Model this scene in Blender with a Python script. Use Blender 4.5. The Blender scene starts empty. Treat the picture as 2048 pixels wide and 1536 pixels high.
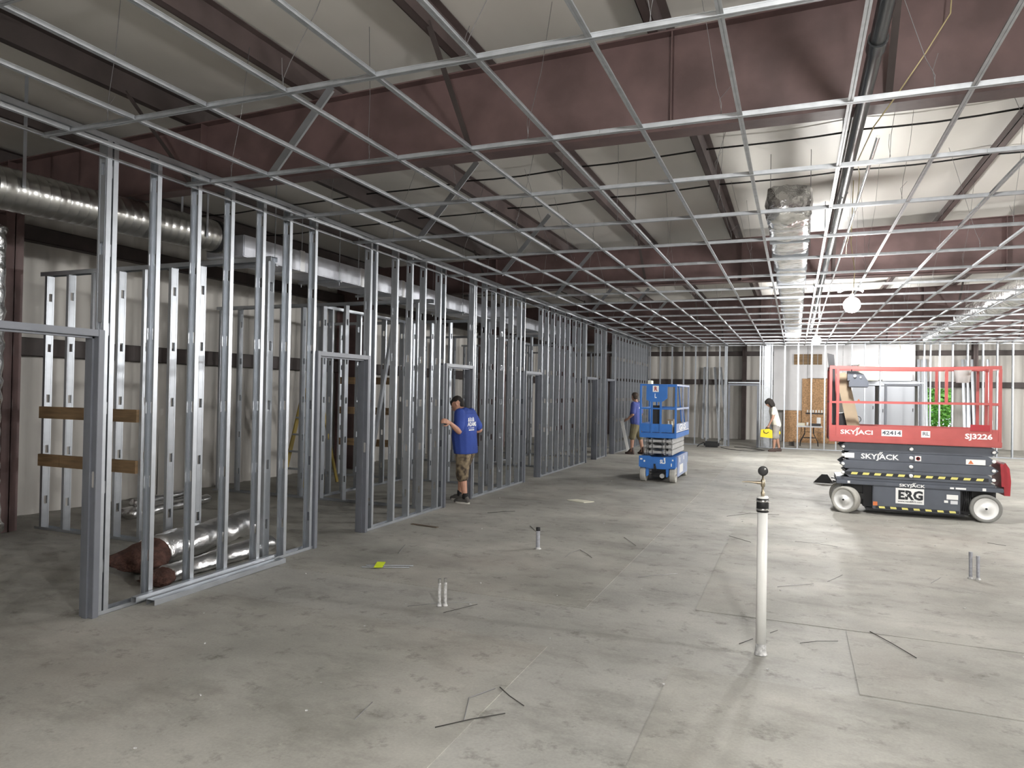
import bpy, bmesh, math, random
from mathutils import Vector, Matrix, noise as mnoise
from mathutils.bvhtree import BVHTree
R = math.radians
SC = bpy.context.scene
COL = SC.collection
random.seed(7)

# ------------------------------------------------------------------ camera, world, exposure
cam_d = bpy.data.cameras.new('camera'); cam_d.sensor_width = 36.0
cam_d.lens = 36.0 * 1396.0 / 2048.0; cam_d.clip_end = 200; cam_d.clip_start = 0.05
cam = bpy.data.objects.new('camera', cam_d); COL.objects.link(cam)
cam.matrix_world = (Matrix.Translation((0, 0, 1.755)) @ Matrix.Rotation(R(22.1), 4, 'Z')
                    @ Matrix.Rotation(R(90.63), 4, 'X') @ Matrix.Rotation(R(1.03), 4, 'Z'))
SC.camera = cam
world = bpy.data.worlds.new('world'); SC.world = world; world.use_nodes = True
wb = world.node_tree.nodes['Background']
wb.inputs[0].default_value = (0.80, 0.90, 1.0, 1); wb.inputs[1].default_value = 1.6
SC.view_settings.view_transform = 'Standard'; SC.view_settings.look = 'None'
SC.view_settings.gamma = 1.0; SC.view_settings.use_curve_mapping = False
SC.view_settings.exposure = 1.2
LAMP_POWER = 420.0          # watts of light from each temporary work lamp

# ------------------------------------------------------------------ mesh helpers
OFF = {}
class MB:
    def __init__(s): s.v = []; s.f = []; s.sm = []
    def add(s, verts, faces, smooth=False):
        n = len(s.v); s.v += [tuple(p) for p in verts]
        for f in faces: s.f.append(tuple(i + n for i in f)); s.sm.append(smooth)
        return s
    def box(s, x0, x1, y0, y1, z0, z1):
        v = [(x0,y0,z0),(x1,y0,z0),(x1,y1,z0),(x0,y1,z0),(x0,y0,z1),(x1,y0,z1),(x1,y1,z1),(x0,y1,z1)]
        return s.add(v, [(0,3,2,1),(4,5,6,7),(0,1,5,4),(1,2,6,5),(2,3,7,6),(3,0,4,7)])
    def bbox(s, x0, x1, y0, y1, z0, z1, b=0.01):
        """box with bevelled edges"""
        bm = bmesh.new(); bmesh.ops.create_cube(bm, size=1)
        for v in bm.verts: v.co = (x0+(v.co.x+.5)*(x1-x0), y0+(v.co.y+.5)*(y1-y0), z0+(v.co.z+.5)*(z1-z0))
        bmesh.ops.bevel(bm, geom=bm.edges[:], offset=b, segments=2, affect='EDGES')
        return s.bm(bm)
    def bm(s, bm, smooth=False, M=None):
        bm.verts.index_update()
        s.add([(M @ v.co if M else v.co) for v in bm.verts], [[v.index for v in f.verts] for f in bm.faces], smooth)
        bm.free(); return s
    def obox(s, M, sx, sy, sz):
        v = [M @ Vector((a*sx/2, b*sy/2, c*sz/2)) for c in (-1,1) for b in (-1,1) for a in (-1,1)]
        return s.add(v, [(0,2,3,1),(4,5,7,6),(0,1,5,4),(1,3,7,5),(3,2,6,7),(2,0,4,6)])
    def bar(s, p0, p1, w, h, up=(0,0,1)):
        p0 = Vector(p0); p1 = Vector(p1); d = (p1-p0); L = d.length; d.normalize()
        u = Vector(up); x = d.cross(u)
        if x.length < 1e-4: x = d.cross(Vector((1,0,0)))
        x.normalize(); z = x.cross(d)
        M = Matrix((x, d, z)).transposed().to_4x4(); M.translation = (p0+p1)/2
        return s.obox(M, w, L, h)
    def cyl(s, p0, p1, r0, r1=None, n=16, cap=True, smooth=True):
        if r1 is None: r1 = r0
        p0 = Vector(p0); p1 = Vector(p1); d = (p1-p0).normalized()
        x = d.orthogonal().normalized(); y = d.cross(x)
        a = [(math.cos(2*math.pi*i/n), math.sin(2*math.pi*i/n)) for i in range(n)]
        v = [p0 + (x*c+y*q)*r0 for c, q in a] + [p1 + (x*c+y*q)*r1 for c, q in a]
        s.add(v, [(i, (i+1) % n, n+(i+1) % n, n+i) for i in range(n)], smooth)
        if cap:
            s.add([p0 + (x*c+y*q)*r0 for c, q in a], [tuple(range(n-1, -1, -1))])
            s.add([p1 + (x*c+y*q)*r1 for c, q in a], [tuple(range(n))])
        return s
    def tube(s, pts, r, n=6, smooth=True):
        pts = [Vector(p) for p in pts]; rings = []
        up = None
        for i, p in enumerate(pts):
            d = (pts[min(i+1, len(pts)-1)] - pts[max(i-1, 0)]).normalized()
            if up is None: up = d.orthogonal().normalized()
            x = (up - d*up.dot(d))
            x = x.normalized() if x.length > 1e-6 else d.orthogonal().normalized()
            up = x; y = d.cross(x)
            rr = r[i] if isinstance(r, (list, tuple)) else r
            rings.append([p + (x*math.cos(2*math.pi*k/n)+y*math.sin(2*math.pi*k/n))*rr for k in range(n)])
        v = [q for g in rings for q in g]; f = []
        for i in range(len(pts)-1):
            for k in range(n): f.append((i*n+k, i*n+(k+1) % n, (i+1)*n+(k+1) % n, (i+1)*n+k))
        f.append(tuple(range(n-1, -1, -1))); f.append(tuple((len(pts)-1)*n+k for k in range(n)))
        return s.add(v, f, smooth)
    def lathe(s, prof, M=None, n=24, smooth=True, cap=True):
        """prof: list of (r, z); axis is local z"""
        M = M or Matrix(); v = []; f = []
        for r, z in prof:
            for k in range(n): v.append(M @ Vector((r*math.cos(2*math.pi*k/n), r*math.sin(2*math.pi*k/n), z)))
        for i in range(len(prof)-1):
            for k in range(n): f.append((i*n+k, i*n+(k+1) % n, (i+1)*n+(k+1) % n, (i+1)*n+k))
        if cap and prof[0][0] > 1e-5: f.append(tuple(range(n-1, -1, -1)))
        if cap and prof[-1][0] > 1e-5: f.append(tuple((len(prof)-1)*n+k for k in range(n)))
        return s.add(v, f, smooth)
    def prism(s, poly, axis, a, b):
        """poly: 2D points; axis 'x': (y,z); 'y': (x,z); 'z': (x,y)"""
        def P(p, t):
            return {'x': (t, p[0], p[1]), 'y': (p[0], t, p[1]), 'z': (p[0], p[1], t)}[axis]
        n = len(poly)
        return s.add([P(p, a) for p in poly] + [P(p, b) for p in poly],
                     [tuple(range(n-1, -1, -1)), tuple(range(n, 2*n))] + [(i, (i+1) % n, n+(i+1) % n, n+i) for i in range(n)])
    def sphere(s, c, r, u=16, w=10, sc=(1,1,1)):
        bm = bmesh.new(); bmesh.ops.create_uvsphere(bm, u_segments=u, v_segments=w, radius=r)
        for v in bm.verts: v.co = Vector((v.co.x*sc[0]+c[0], v.co.y*sc[1]+c[1], v.co.z*sc[2]+c[2]))
        return s.bm(bm, True)
    def mesh(s, name):
        me = bpy.data.meshes.new(name); me.from_pydata(s.v, [], s.f); me.update()
        me.polygons.foreach_set('use_smooth', s.sm)
        bm = bmesh.new(); bm.from_mesh(me); bmesh.ops.recalc_face_normals(bm, faces=bm.faces[:]); bm.to_mesh(me); bm.free()
        return me
    def build(s, name, mat, parent=None, local=False, label=None, kind=None):
        if parent is not None and not local:
            o = OFF[parent]; s.v = [(p[0]-o[0], p[1]-o[1], p[2]-o[2]) for p in s.v]
        me = s.mesh(name); me.materials.append(mat)
        ob = bpy.data.objects.new(name, me); COL.objects.link(ob)
        if parent is not None: ob.parent = parent; OFF[ob] = OFF[parent]
        else: OFF[ob] = Vector((0,0,0))
        if label: ob['label'] = label
        if kind: ob['kind'] = kind
        return ob
def put(name, me, loc, parent=None, rz=0.0, rot=None, label=None, kind=None):
    """link one more object that shares mesh data"""
    ob = bpy.data.objects.new(name, me); COL.objects.link(ob)
    o = OFF[parent] if parent is not None else Vector((0,0,0))
    ob.location = Vector(loc) - o; ob.rotation_euler = rot or (0,0,rz)
    if parent is not None: ob.parent = parent
    if label: ob['label'] = label
    if kind: ob['kind'] = kind
    OFF[ob] = Vector(loc)
    return ob
def tag(o, label, cat, group=None):
    o['label'] = label; o['category'] = cat
    if group: o['group'] = group
    return o
def thing(name, label, cat, loc=(0,0,0), rz=0.0, group=None):
    o = bpy.data.objects.new(name, None); COL.objects.link(o); o.empty_display_size = .1
    o.location = loc; o.rotation_euler = (0,0,rz); OFF[o] = Vector(loc)
    return tag(o, label, cat, group)
def struct(o, label=None):
    o['kind'] = 'structure'
    if label: o['label'] = label
    return o
def sroot(name, label, loc=(0,0,0)):
    o = bpy.data.objects.new(name, None); COL.objects.link(o); o.location = loc; OFF[o] = Vector(loc); o.empty_display_size = .1
    return struct(o, label)
def text(body, name, mat, parent, M, size, bold=0.0, xs=1.0, depth=0.0012, align='LEFT', proj=None, shear=0.0, local=False, label=None):
    cu = bpy.data.curves.new('txt', 'FONT'); cu.body = body; cu.size = size; cu.extrude = depth
    cu.offset = bold; cu.align_x = align; cu.resolution_u = 2; cu.shear = shear
    t = bpy.data.objects.new('txt', cu); COL.objects.link(t)
    dg = bpy.context.evaluated_depsgraph_get(); dg.update()
    me = bpy.data.meshes.new_from_object(t.evaluated_get(dg)); bpy.data.objects.remove(t); bpy.data.curves.remove(cu)
    mb = MB(); vs = [M @ Vector((v.co.x*xs, v.co.y, v.co.z)) for v in me.vertices]
    if proj: vs = [proj(p) for p in vs]
    mb.add(vs, [tuple(p.vertices) for p in me.polygons]); bpy.data.meshes.remove(me)
    return mb.build(name, mat, parent, local=local, label=label)
def facing(normal, origin, up=(0,0,1)):
    n = Vector(normal).normalized(); u = Vector(up); x = u.cross(n).normalized(); y = n.cross(x)
    M = Matrix((x, y, n)).transposed().to_4x4(); M.translation = origin; return M

# ------------------------------------------------------------------ materials
def mat(name, col, rough=.5, metal=0.0, var=0.0, vscale=4.0, bump=0.0, bscale=40.0, col2=None, emit=None, estr=0.0, spec=None, detail=4.0, stretch=None, trans=0.0):
    m = bpy.data.materials.new(name); m.use_nodes = True
    nt = m.node_tree; b = nt.nodes['Principled BSDF']
    b.inputs['Base Color'].default_value = (*col, 1); b.inputs['Roughness'].default_value = rough; b.inputs['Metallic'].default_value = metal
    if spec is not None: b.inputs['Specular IOR Level'].default_value = spec
    if trans: b.inputs['Transmission Weight'].default_value = trans
    if emit: b.inputs['Emission Color'].default_value = (*emit, 1); b.inputs['Emission Strength'].default_value = estr
    if var or bump or col2:
        tc = nt.nodes.new('ShaderNodeTexCoord'); src = tc.outputs['Object']
        if stretch:
            mp = nt.nodes.new('ShaderNodeMapping'); mp.inputs['Scale'].default_value = stretch
            nt.links.new(src, mp.inputs['Vector']); src = mp.outputs[0]
    if var or col2:
        n = nt.nodes.new('ShaderNodeTexNoise'); n.inputs['Scale'].default_value = vscale; n.inputs['Detail'].default_value = detail
        nt.links.new(src, n.inputs['Vector'])
        r = nt.nodes.new('ShaderNodeValToRGB'); e = r.color_ramp.elements
        c2 = col2 or tuple(c*(1-var) for c in col)
        c1 = col if col2 else tuple(min(1, c*(1+var)) for c in col)
        e[0].position = .35; e[0].color = (*c2, 1); e[1].position = .65; e[1].color = (*c1, 1)
        nt.links.new(n.outputs['Fac'], r.inputs['Fac']); nt.links.new(r.outputs['Color'], b.inputs['Base Color'])
    if bump:
        n2 = nt.nodes.new('ShaderNodeTexNoise'); n2.inputs['Scale'].default_value = bscale; n2.inputs['Detail'].default_value = 3
        nt.links.new(src, n2.inputs['Vector'])
        bp = nt.nodes.new('ShaderNodeBump'); bp.inputs['Strength'].default_value = bump; bp.inputs['Distance'].default_value = .02
        nt.links.new(n2.outputs['Fac'], bp.inputs['Height']); nt.links.new(bp.outputs['Normal'], b.inputs['Normal'])
    return m
M = {}
M['galv'] = mat('galvanised steel', (.43,.455,.49), .38, .8, var=.05, vscale=9, bump=.015, bscale=10)
M['galv_tee'] = mat('bright galvanised tee', (.44,.46,.485), .46, .75, var=.08, vscale=14, detail=2)
M['frame'] = mat('grey primed steel', (.15,.16,.185), .42, .15, var=.05, vscale=6)
M['oxide'] = mat('red oxide primer', (.125,.078,.076), .55, 0, var=.22, vscale=3.0, bump=.05, bscale=20, detail=7)
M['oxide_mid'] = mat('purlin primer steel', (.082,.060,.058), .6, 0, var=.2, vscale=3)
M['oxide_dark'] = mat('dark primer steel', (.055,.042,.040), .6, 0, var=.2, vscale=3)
M['vinyl'] = mat('white vinyl insulation facing', (.60,.58,.545), .42, 0, var=.05, vscale=1.5, bump=.22, bscale=3.0, stretch=(1,.35,1))
M['vinyl_wall'] = mat('wall insulation facing', (.52,.50,.47), .5, 0, var=.08, vscale=2, bump=.15, bscale=5, stretch=(1,1,.25))
M['foil'] = mat('crumpled foil', (.88,.88,.88), .27, 1.0, var=.04, vscale=10, bump=.7, bscale=16)
M['foil_smooth'] = mat('foil facing', (.84,.84,.85), .30, 1.0, bump=.6, bscale=11)
M['duct'] = mat('spiral duct steel', (.50,.50,.49), .30, 1.0, var=.08, vscale=8)
M['ductboard'] = mat('foil duct wrap', (.60,.62,.68), .38, .55, var=.14, vscale=3, bump=.2, bscale=8)
M['tape'] = mat('foil tape', (.85,.86,.88), .3, .8)
M['fibre'] = mat('brown glass fibre', (.095,.045,.035), .95, 0, var=.35, vscale=14, bump=.8, bscale=60)
M['wood'] = mat('raw lumber', (.24,.155,.08), .7, 0, var=.22, vscale=3, stretch=(1,1,8))
M['osb'] = mat('strand board', (.45,.27,.14), .75, 0, var=.28, vscale=22, detail=6)
M['black'] = mat('black rubber', (.012,.012,.013), .5)
M['blackpipe'] = mat('black pipe', (.020,.022,.024), .30, .2)
M['dark'] = mat('dark steel', (.03,.03,.033), .5, .4)
M['pvc'] = mat('white pvc', (.78,.78,.76), .35, 0, var=.03, vscale=8)
M['brass'] = mat('dull brass', (.42,.36,.27), .35, .9)
M['chrome'] = mat('bright steel', (.7,.7,.7), .2, 1.0)
M['conduit'] = mat('grey conduit', (.36,.37,.41), .45, .1, var=.15, vscale=40)
M['conduit_w'] = mat('cement splashed conduit', (.50,.50,.50), .7, .1, var=.35, vscale=45)
M['red'] = mat('lift red paint', (.40,.085,.080), .42, 0, var=.06, vscale=5)
M['red2'] = mat('deep red paint', (.36,.025,.035), .4)
M['grey'] = mat('lift slate paint', (.085,.095,.118), .42, 0, var=.08, vscale=5)
M['blue'] = mat('lift blue paint', (.035,.16,.50), .4, 0, var=.06, vscale=6)
M['blue_lit'] = mat('lift blue paint as lit', (.30,.35,.50), .5, 0, var=.12, vscale=8)  # lift blue lightened as if lit, for the side rails and panels
M['white'] = mat('white paint', (.80,.80,.79), .45)
M['whiteline'] = mat('white lettering', (.86,.86,.85), .5)
M['blackline'] = mat('black lettering', (.015,.017,.022), .5)
M['yellow'] = mat('yellow marking', (.72,.66,.20), .5)
M['yellowcase'] = mat('yellow plastic', (.75,.56,.02), .4)
M['neon'] = mat('fluorescent yellow tag', (.70,.85,.02), .6)
M['orange'] = mat('orange label', (.62,.18,.06), .5)
M['ruby'] = mat('red sign mark', (.35,.02,.02), .5)
M['tyre'] = mat('grey non-marking tyre', (.40,.39,.36), .75, 0, var=.08, vscale=20)
M['tyre_dark'] = mat('grey tyre', (.22,.22,.21), .75)
M['liftgrey'] = mat('grey scissor arm', (.42,.42,.42), .5, .2, var=.1, vscale=10)
M['drywall'] = mat('white board', (.74,.74,.76), .8, 0, var=.03, vscale=2)
M['cardboard'] = mat('cardboard', (.31,.245,.17), .8, 0, var=.08, vscale=5)
M['cabinet'] = mat('grey cabinet enamel', (.42,.44,.48), .45)
M['cream'] = mat('cream enamel', (.72,.70,.58), .5)
M['tabletop'] = mat('light grey plastic', (.62,.63,.66), .5)
M['skin'] = mat('skin', (.50,.27,.19), .55, 0, var=.06, vscale=12)
M['skin2'] = mat('tanned skin', (.36,.20,.14), .55)
M['hair'] = mat('dark hair', (.018,.014,.012), .8, bump=.5, bscale=90)
M['hair2'] = mat('brown hair', (.05,.035,.025), .8, bump=.5, bscale=90)
M['shirt_blue'] = mat('royal blue cotton', (.030,.065,.30), .85, 0, var=.12, vscale=5, bump=.3, bscale=10)
M['shirt_blue2'] = mat('faded blue cotton', (.055,.075,.26), .85, 0, var=.1, vscale=5, bump=.3, bscale=10)
M['shirt_cream'] = mat('off white cotton', (.66,.64,.56), .9, 0, var=.05, vscale=5, bump=.3, bscale=10)
M['camo'] = mat('camouflage cloth', (.30,.235,.15), .9, col2=(.05,.036,.026), vscale=13, detail=1.5)
M['olive'] = mat('olive cloth', (.15,.13,.075), .9, 0, var=.15, vscale=6)
M['greycloth'] = mat('grey cloth', (.28,.265,.25), .9, 0, var=.1, vscale=6)
M['shoe'] = mat('grey shoe cloth', (.085,.08,.075), .8)
M['boot'] = mat('brown boot', (.055,.035,.03), .7)
M['sole'] = mat('pale sole', (.55,.53,.49), .7)
M['sock'] = mat('black sock', (.012,.012,.013), .9)
M['eye'] = mat('dark eye', (.01,.01,.01), .2)
M['leaf'] = mat('green leaves', (.16,.36,.05), .6, 0, var=.45, vscale=9)
M['grass'] = mat('grass', (.22,.42,.08), .9, 0, var=.3, vscale=8)
M['wire'] = mat('steel wire', (.30,.30,.31), .4, .8)
M['darkwire'] = mat('dark tie wire', (.045,.042,.04), .6, .3)
M['rust'] = mat('brown steel strip', (.12,.09,.065), .7, .2)
M['yellowcord'] = mat('yellow cord', (.45,.38,.20), .6)
M['ladder'] = mat('yellow fibreglass', (.40,.29,.06), .5)
M['bulb'] = mat('lit bulb', (1,1,1), .5, emit=(1.0,.97,.90), estr=1.0)
def concrete(name, c_lo, c_hi, tint):
    m = bpy.data.materials.new(name); m.use_nodes = True; nt = m.node_tree; b = nt.nodes['Principled BSDF']
    L = nt.links.new; N = nt.nodes.new
    tc = N('ShaderNodeTexCoord')
    def noise(scale, detail=6, stretch=None, rough=.6):
        n = N('ShaderNodeTexNoise'); n.inputs['Scale'].default_value = scale; n.inputs['Detail'].default_value = detail; n.inputs['Roughness'].default_value = rough
        if stretch:
            mp = N('ShaderNodeMapping'); mp.inputs['Scale'].default_value = stretch; mp.inputs['Rotation'].default_value = (0,0,.45)
            L(tc.outputs['Object'], mp.inputs['Vector']); L(mp.outputs[0], n.inputs['Vector'])
        else: L(tc.outputs['Object'], n.inputs['Vector'])
        return n
    def ramp(n, p0, c0, p1, c1):
        r = N('ShaderNodeValToRGB'); e = r.color_ramp.elements; e[0].position = p0; e[0].color = (*c0,1); e[1].position = p1; e[1].color = (*c1,1)
        L(n.outputs['Fac'], r.inputs['Fac']); return r
    def mix(a, bb, mode, f):
        x = N('ShaderNodeMix'); x.data_type = 'RGBA'; x.blend_type = mode
        if isinstance(f, float): x.inputs['Factor'].default_value = f
        else: L(f, x.inputs['Factor'])
        L(a, x.inputs['A'])
        if isinstance(bb, tuple): x.inputs['B'].default_value = (*bb, 1)
        else: L(bb, x.inputs['B'])
        return x.outputs['Result']
    base = ramp(noise(.9, 8), .32, c_lo, .66, c_hi).outputs['Color']
    streak = ramp(noise(1.1, 8, (.6, 1.0, 1)), .30, (.70,.70,.69), .62, (1.08,1.07,1.05)).outputs['Color']
    base = mix(base, streak, 'MULTIPLY', .7)
    scuff = ramp(noise(2.6, 9, (.55, 1.0, 1), .72), .33, (.58,.57,.55), .50, (1.03,1.03,1.02)).outputs['Color']
    base = mix(base, scuff, 'MULTIPLY', .6)
    dust = ramp(noise(2.3, 9, None, .75), .60, (0,0,0), .78, (1,1,1)).outputs['Color']
    base = mix(base, (.56,.54,.49), 'MIX', mix(dust, (.6,.6,.6), 'MULTIPLY', 1.0))
    t = ramp(noise(.55, 4), .50, (0,0,0), .72, (1,1,1)).outputs['Color']
    base = mix(base, tint, 'MIX', mix(t, (.28,.28,.28), 'MULTIPLY', 1.0))
    spot = ramp(noise(5.0, 8, None, .72), .28, (.34,.33,.31), .44, (1,1,1)).outputs['Color']
    base = mix(base, spot, 'MULTIPLY', .85)
    blot = ramp(noise(.35, 5), .30, (.80,.80,.80), .6, (1.0,1.0,1.0)).outputs['Color']
    base = mix(base, blot, 'MULTIPLY', .8)
    fine = ramp(noise(60, 3), .3, (.88,.88,.88), .7, (1.06,1.06,1.06)).outputs['Color']
    base = mix(base, fine, 'MULTIPLY', .8)
    L(base, b.inputs['Base Color'])
    b.inputs['Roughness'].default_value = .62
    rr = N('ShaderNodeMapRange'); rr.inputs['To Min'].default_value = .48; rr.inputs['To Max'].default_value = .8
    L(noise(1.2, 5).outputs['Fac'], rr.inputs['Value']); L(rr.outputs[0], b.inputs['Roughness'])
    bp = N('ShaderNodeBump'); bp.inputs['Strength'].default_value = .12; bp.inputs['Distance'].default_value = .01
    L(noise(22, 6).outputs['Fac'], bp.inputs['Height']); L(bp.outputs['Normal'], b.inputs['Normal'])
    return m
M['conc'] = concrete('slab concrete', (.285,.280,.258), (.440,.432,.400), (.36,.30,.26))
M['conc_new'] = concrete('trench patch concrete', (.325,.322,.305), (.440,.435,.410), (.37,.34,.30))

# ================================================================== THE BUILDING SHELL
XL, XR, YB, YF = -9.4, 13.0, -6.0, 29.6
ZG = 3.47                                   # underside of the suspended ceiling grid
def roof_z(x): return 4.50 + .022*(x + 2.0)     # top of the rafters
# floor: old slab panels with lower trench patches between them
fl = MB().box(XL-.3, XR+.3, YB-.3, YF+.3, -.15, -.004).build('floor', M['conc_new']); struct(fl, 'bare concrete floor with patched plumbing trenches')
for (x0, x1, y0, y1) in ((XL, -1.56, 5.52, YF), (XL, -1.56, YB, 4.60), (-.74, XR, 5.87, YF), (-.72, XR, YB, 4.60), (.37, XR, 4.63, 5.855)):
    m_ = MB()
    bm = bmesh.new(); bmesh.ops.create_cube(bm, size=1)
    for v in bm.verts: v.co = (x0+(v.co.x+.5)*(x1-x0), y0+(v.co.y+.5)*(y1-y0), -.02+(v.co.z+.5)*.02)
    es = [e for e in bm.edges if all(v.co.z > -.001 for v in e.verts)]
    bmesh.ops.bevel(bm, geom=es, offset=.006, segments=2, affect='EDGES'); m_.bm(bm)
    m_.build('slab_panel', M['conc'], fl)

# roof: insulation sagging between purlins
PURLINS = [-.98 - .03 + 1.572*k for k in range(-5, 9)]
def sag(x):
    t = ((x - PURLINS[0]) / 1.572) % 1.0
    return -.03*math.sin(math.pi*t)**.8
m_ = MB(); nx = 150; ys = [YB-.2 + (YF+.4-YB)*j/72 for j in range(73)]; vv = []; ff = []
for j, y in enumerate(ys):
    for i in range(nx+1):
        x = XL-.2 + (XR+.4-XL)*i/nx
        vv.append((x, y, roof_z(x) + .225 + sag(x) + .012*mnoise.noise((x*1.3, y*.9, 3.1))))
for j in range(72):
    for i in range(nx): a = j*(nx+1)+i; ff.append((a, a+nx+1, a+nx+2, a+1))
m_.add(vv, ff, True)
m_.add([(x, y, roof_z(x)+.5) for x in (XL-.2, XR+.2) for y in (YB-.2, YF+.2)], [(0,1,3,2)])
ceil = m_.build('ceiling', M['vinyl']); struct(ceil, 'white vinyl faced roof insulation sagging between the purlins')
for px_ in PURLINS:
    z = roof_z(px_); t = .006; m_ = MB()
    m_.box(px_-t/2, px_+t/2, YB, YF, z+.002, z+.2)
    m_.box(px_-.075, px_, YB, YF, z+.002, z+.002+t); m_.box(px_-.075, px_-.075+t, YB, YF, z+.002, z+.025)
    m_.box(px_, px_+.07, YB, YF, z+.2-t, z+.2)
    m_.build('purlin', M['oxide_dark'] if px_ < -5 else M['oxide_mid'], ceil)  # left purlins take a darker tone, painting in the unlit part of the roof
RAFT = (-2.1, 5.40, 12.9, 20.4, 27.9)
for ry in RAFT:
    m_ = MB(); xs = (-8.75, XR)
    def ht(x): return (x, roof_z(x))
    m_.prism([(xs[0], 3.77), (xs[1], 3.77), ht(xs[1]), ht(xs[0])], 'y', ry-.004, ry+.004)
    m_.prism([(xs[0], 3.755), (xs[1], 3.755), (xs[1], 3.77), (xs[0], 3.77)], 'y', ry-.09, ry+.09)
    m_.prism([(xs[0], roof_z(xs[0])-.012), (xs[1], roof_z(xs[1])-.012), ht(xs[1]), ht(xs[0])], 'y', ry-.09, ry+.09)
    rf = m_.build('rafter', M['oxide'], ceil)
    for sx in (-5.6, -.9, 3.0, 8.2):
        MB().box(sx-.005, sx+.005, ry-.085, ry+.085, 3.77, roof_z(sx)-.012).build('stiffener', M['oxide'], rf)
    for k, px_ in enumerate(PURLINS):
        if k % 2 == 0 and px_ > -8.5:
            MB().bar((px_, ry-.85, roof_z(px_)+.03), (px_, ry-.05, 3.78), .045, .006).build('flange_brace', M['oxide_dark'], rf)
for sy in (1.6, 3.3, 8.45, 9.92, 16.0, 18.0):
    m_ = MB()
    for k in range(len(PURLINS)-1):
        a, b = PURLINS[k], PURLINS[k+1]
        m_.tube([(a+(b-a)*q/4, sy+.02*math.sin(k*2+q), roof_z(a+(b-a)*q/4)+.13-.02*math.sin(math.pi*q/4)) for q in range(5)], .011, 5)
    m_.build('sag_rod', M['black'], ceil)

# exterior walls with puckered insulation, girts and columns
def puckered(axis, fixed, a0, a1, z0, z1, sgn, amp=.085, per=.34, seed=0):
    n = max(2, int((a1-a0)/.05)); nz = 10; v = []; f = []
    for k in range(nz+1):
        z = z0 + (z1-z0)*k/nz
        for i in range(n+1):
            a = a0 + (a1-a0)*i/n
            d = amp*(abs(math.sin(math.pi*a/per + .5*mnoise.noise((a*.6, z*.35, seed)))) ** .5) + .025*mnoise.noise((a*2, z, seed+5))
            p = fixed + sgn*d
            v.append((p, a, z) if axis == 'x' else (a, p, z))
    for k in range(nz):
        for i in range(n): q = k*(n+1)+i; f.append((q, q+1, q+n+2, q+n+1))
    return v, f
def back_slab(m_, axis, fixed, a0, a1, z0, z1, th):
    if axis == 'x': m_.box(min(fixed, fixed+th), max(fixed, fixed+th), a0, a1, z0, z1)
    else: m_.box(a0, a1, min(fixed, fixed+th), max(fixed, fixed+th), z0, z1)
def girt(m_axis, fixed, a0, a1, z0, z1, parent, depth):
    m_ = MB(); t = .006
    x0, x1 = sorted((fixed, fixed+depth))
    for (p0, p1, q0, q1) in ((x0, x1, z0, z0+t), (x0, x1, z1-t, z1), (x1-t if depth > 0 else x0, x1 if depth > 0 else x0+t, z0, z1)):
        if m_axis == 'x': m_.box(p0, p1, a0, a1, q0, q1)
        else: m_.box(a0, a1, p0, p1, q0, q1)
    return m_.build('girt', M['oxide_dark'], parent)
ZT = 5.0
m_ = MB(); back_slab(m_, 'x', XL-.12, YB-.2, YF+.2, -.1, ZT, -.08)
wl = m_.build('wall_left', M['vinyl_wall']); struct(wl, 'left outer wall of puckered white insulation behind dark girts')
for y0 in [YB + 3.56*k for k in range(10)]:
    m_ = MB(); m_.add(*puckered('x', XL-.12, y0, y0+3.56, 0, ZT, 1, seed=y0)); 
    for i in range(len(m_.sm)): m_.sm[i] = True
    m_.build('insulation_panel', M['vinyl_wall'], wl)
girt('x', XL-.04, YB, YF, 2.11, 2.35, wl, .16); girt('x', XL-.04, YB, YF, 3.62, 3.82, wl, .16)
def column(parent, x0, x1, y, z1, along='x'):
    m_ = MB()
    if along == 'x':
        m_.box(x0, x1, y-.005, y+.005, 0, z1); m_.box(x0, x0+.012, y-.1, y+.1, 0, z1); m_.box(x1-.012, x1, y-.1, y+.1, 0, z1)
    else:
        m_.box(y-.005, y+.005, x0, x1, 0, z1); m_.box(y-.075, y+.075, x0, x0+.012, 0, z1); m_.box(y-.075, y+.075, x1-.012, x1, 0, z1)
    return m_.build('column', M['oxide'] if along == 'x' else M['oxide_mid'], parent)
for ry in RAFT:
    column(wl, XL, -8.55, ry, 4.36)
# far wall with an open doorway (X 4.5 .. 5.35, up to 2.2)
DX0, DX1, DZ = 4.50, 5.30, 2.16
m_ = MB()
for (a0, a1, z0, z1) in ((XL-.2, DX0, -.1, ZT), (DX1, XR+.2, -.1, ZT), (DX0, DX1, DZ, ZT)): back_slab(m_, 'y', YF+.12, a0, a1, z0, z1, .08)
wf = m_.build('wall_far', M['vinyl_wall']); struct(wf, 'far outer wall of puckered white insulation with girts and an open doorway')
for (a0, a1, z0, z1) in ((XL, -5.5, 0, ZT), (-5.5, -2.0, 0, ZT), (-2.0, 1.3, 0, ZT), (1.3, DX0, 0, ZT), (DX0, DX1, DZ, ZT), (DX1, 9.0, 0, ZT), (9.0, XR, 0, ZT)):
    m_ = MB(); m_.add(*puckered('y', YF+.12, a0, a1, z0, z1, -1, seed=a0))
    for i in range(len(m_.sm)): m_.sm[i] = True
    m_.build('insulation_panel', M['vinyl_wall'], wf)
for z0, z1 in ((2.20, 2.40), (3.36, 3.54)): girt('y', YF+.02, XL, XR, z0, z1, wf, -.16)
for cx_ in (-7.5, -1.9, 5.95, 10.5): column(wf, YF-.35, YF, cx_, 4.6, 'y')
m_ = MB(); back_slab(m_, 'x', XR+.12, YB-.2, YF+.2, -.1, ZT+.2, .08); m_.add(*puckered('x', XR+.12, YB, YF, 0, ZT, -1, seed=9))
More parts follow.
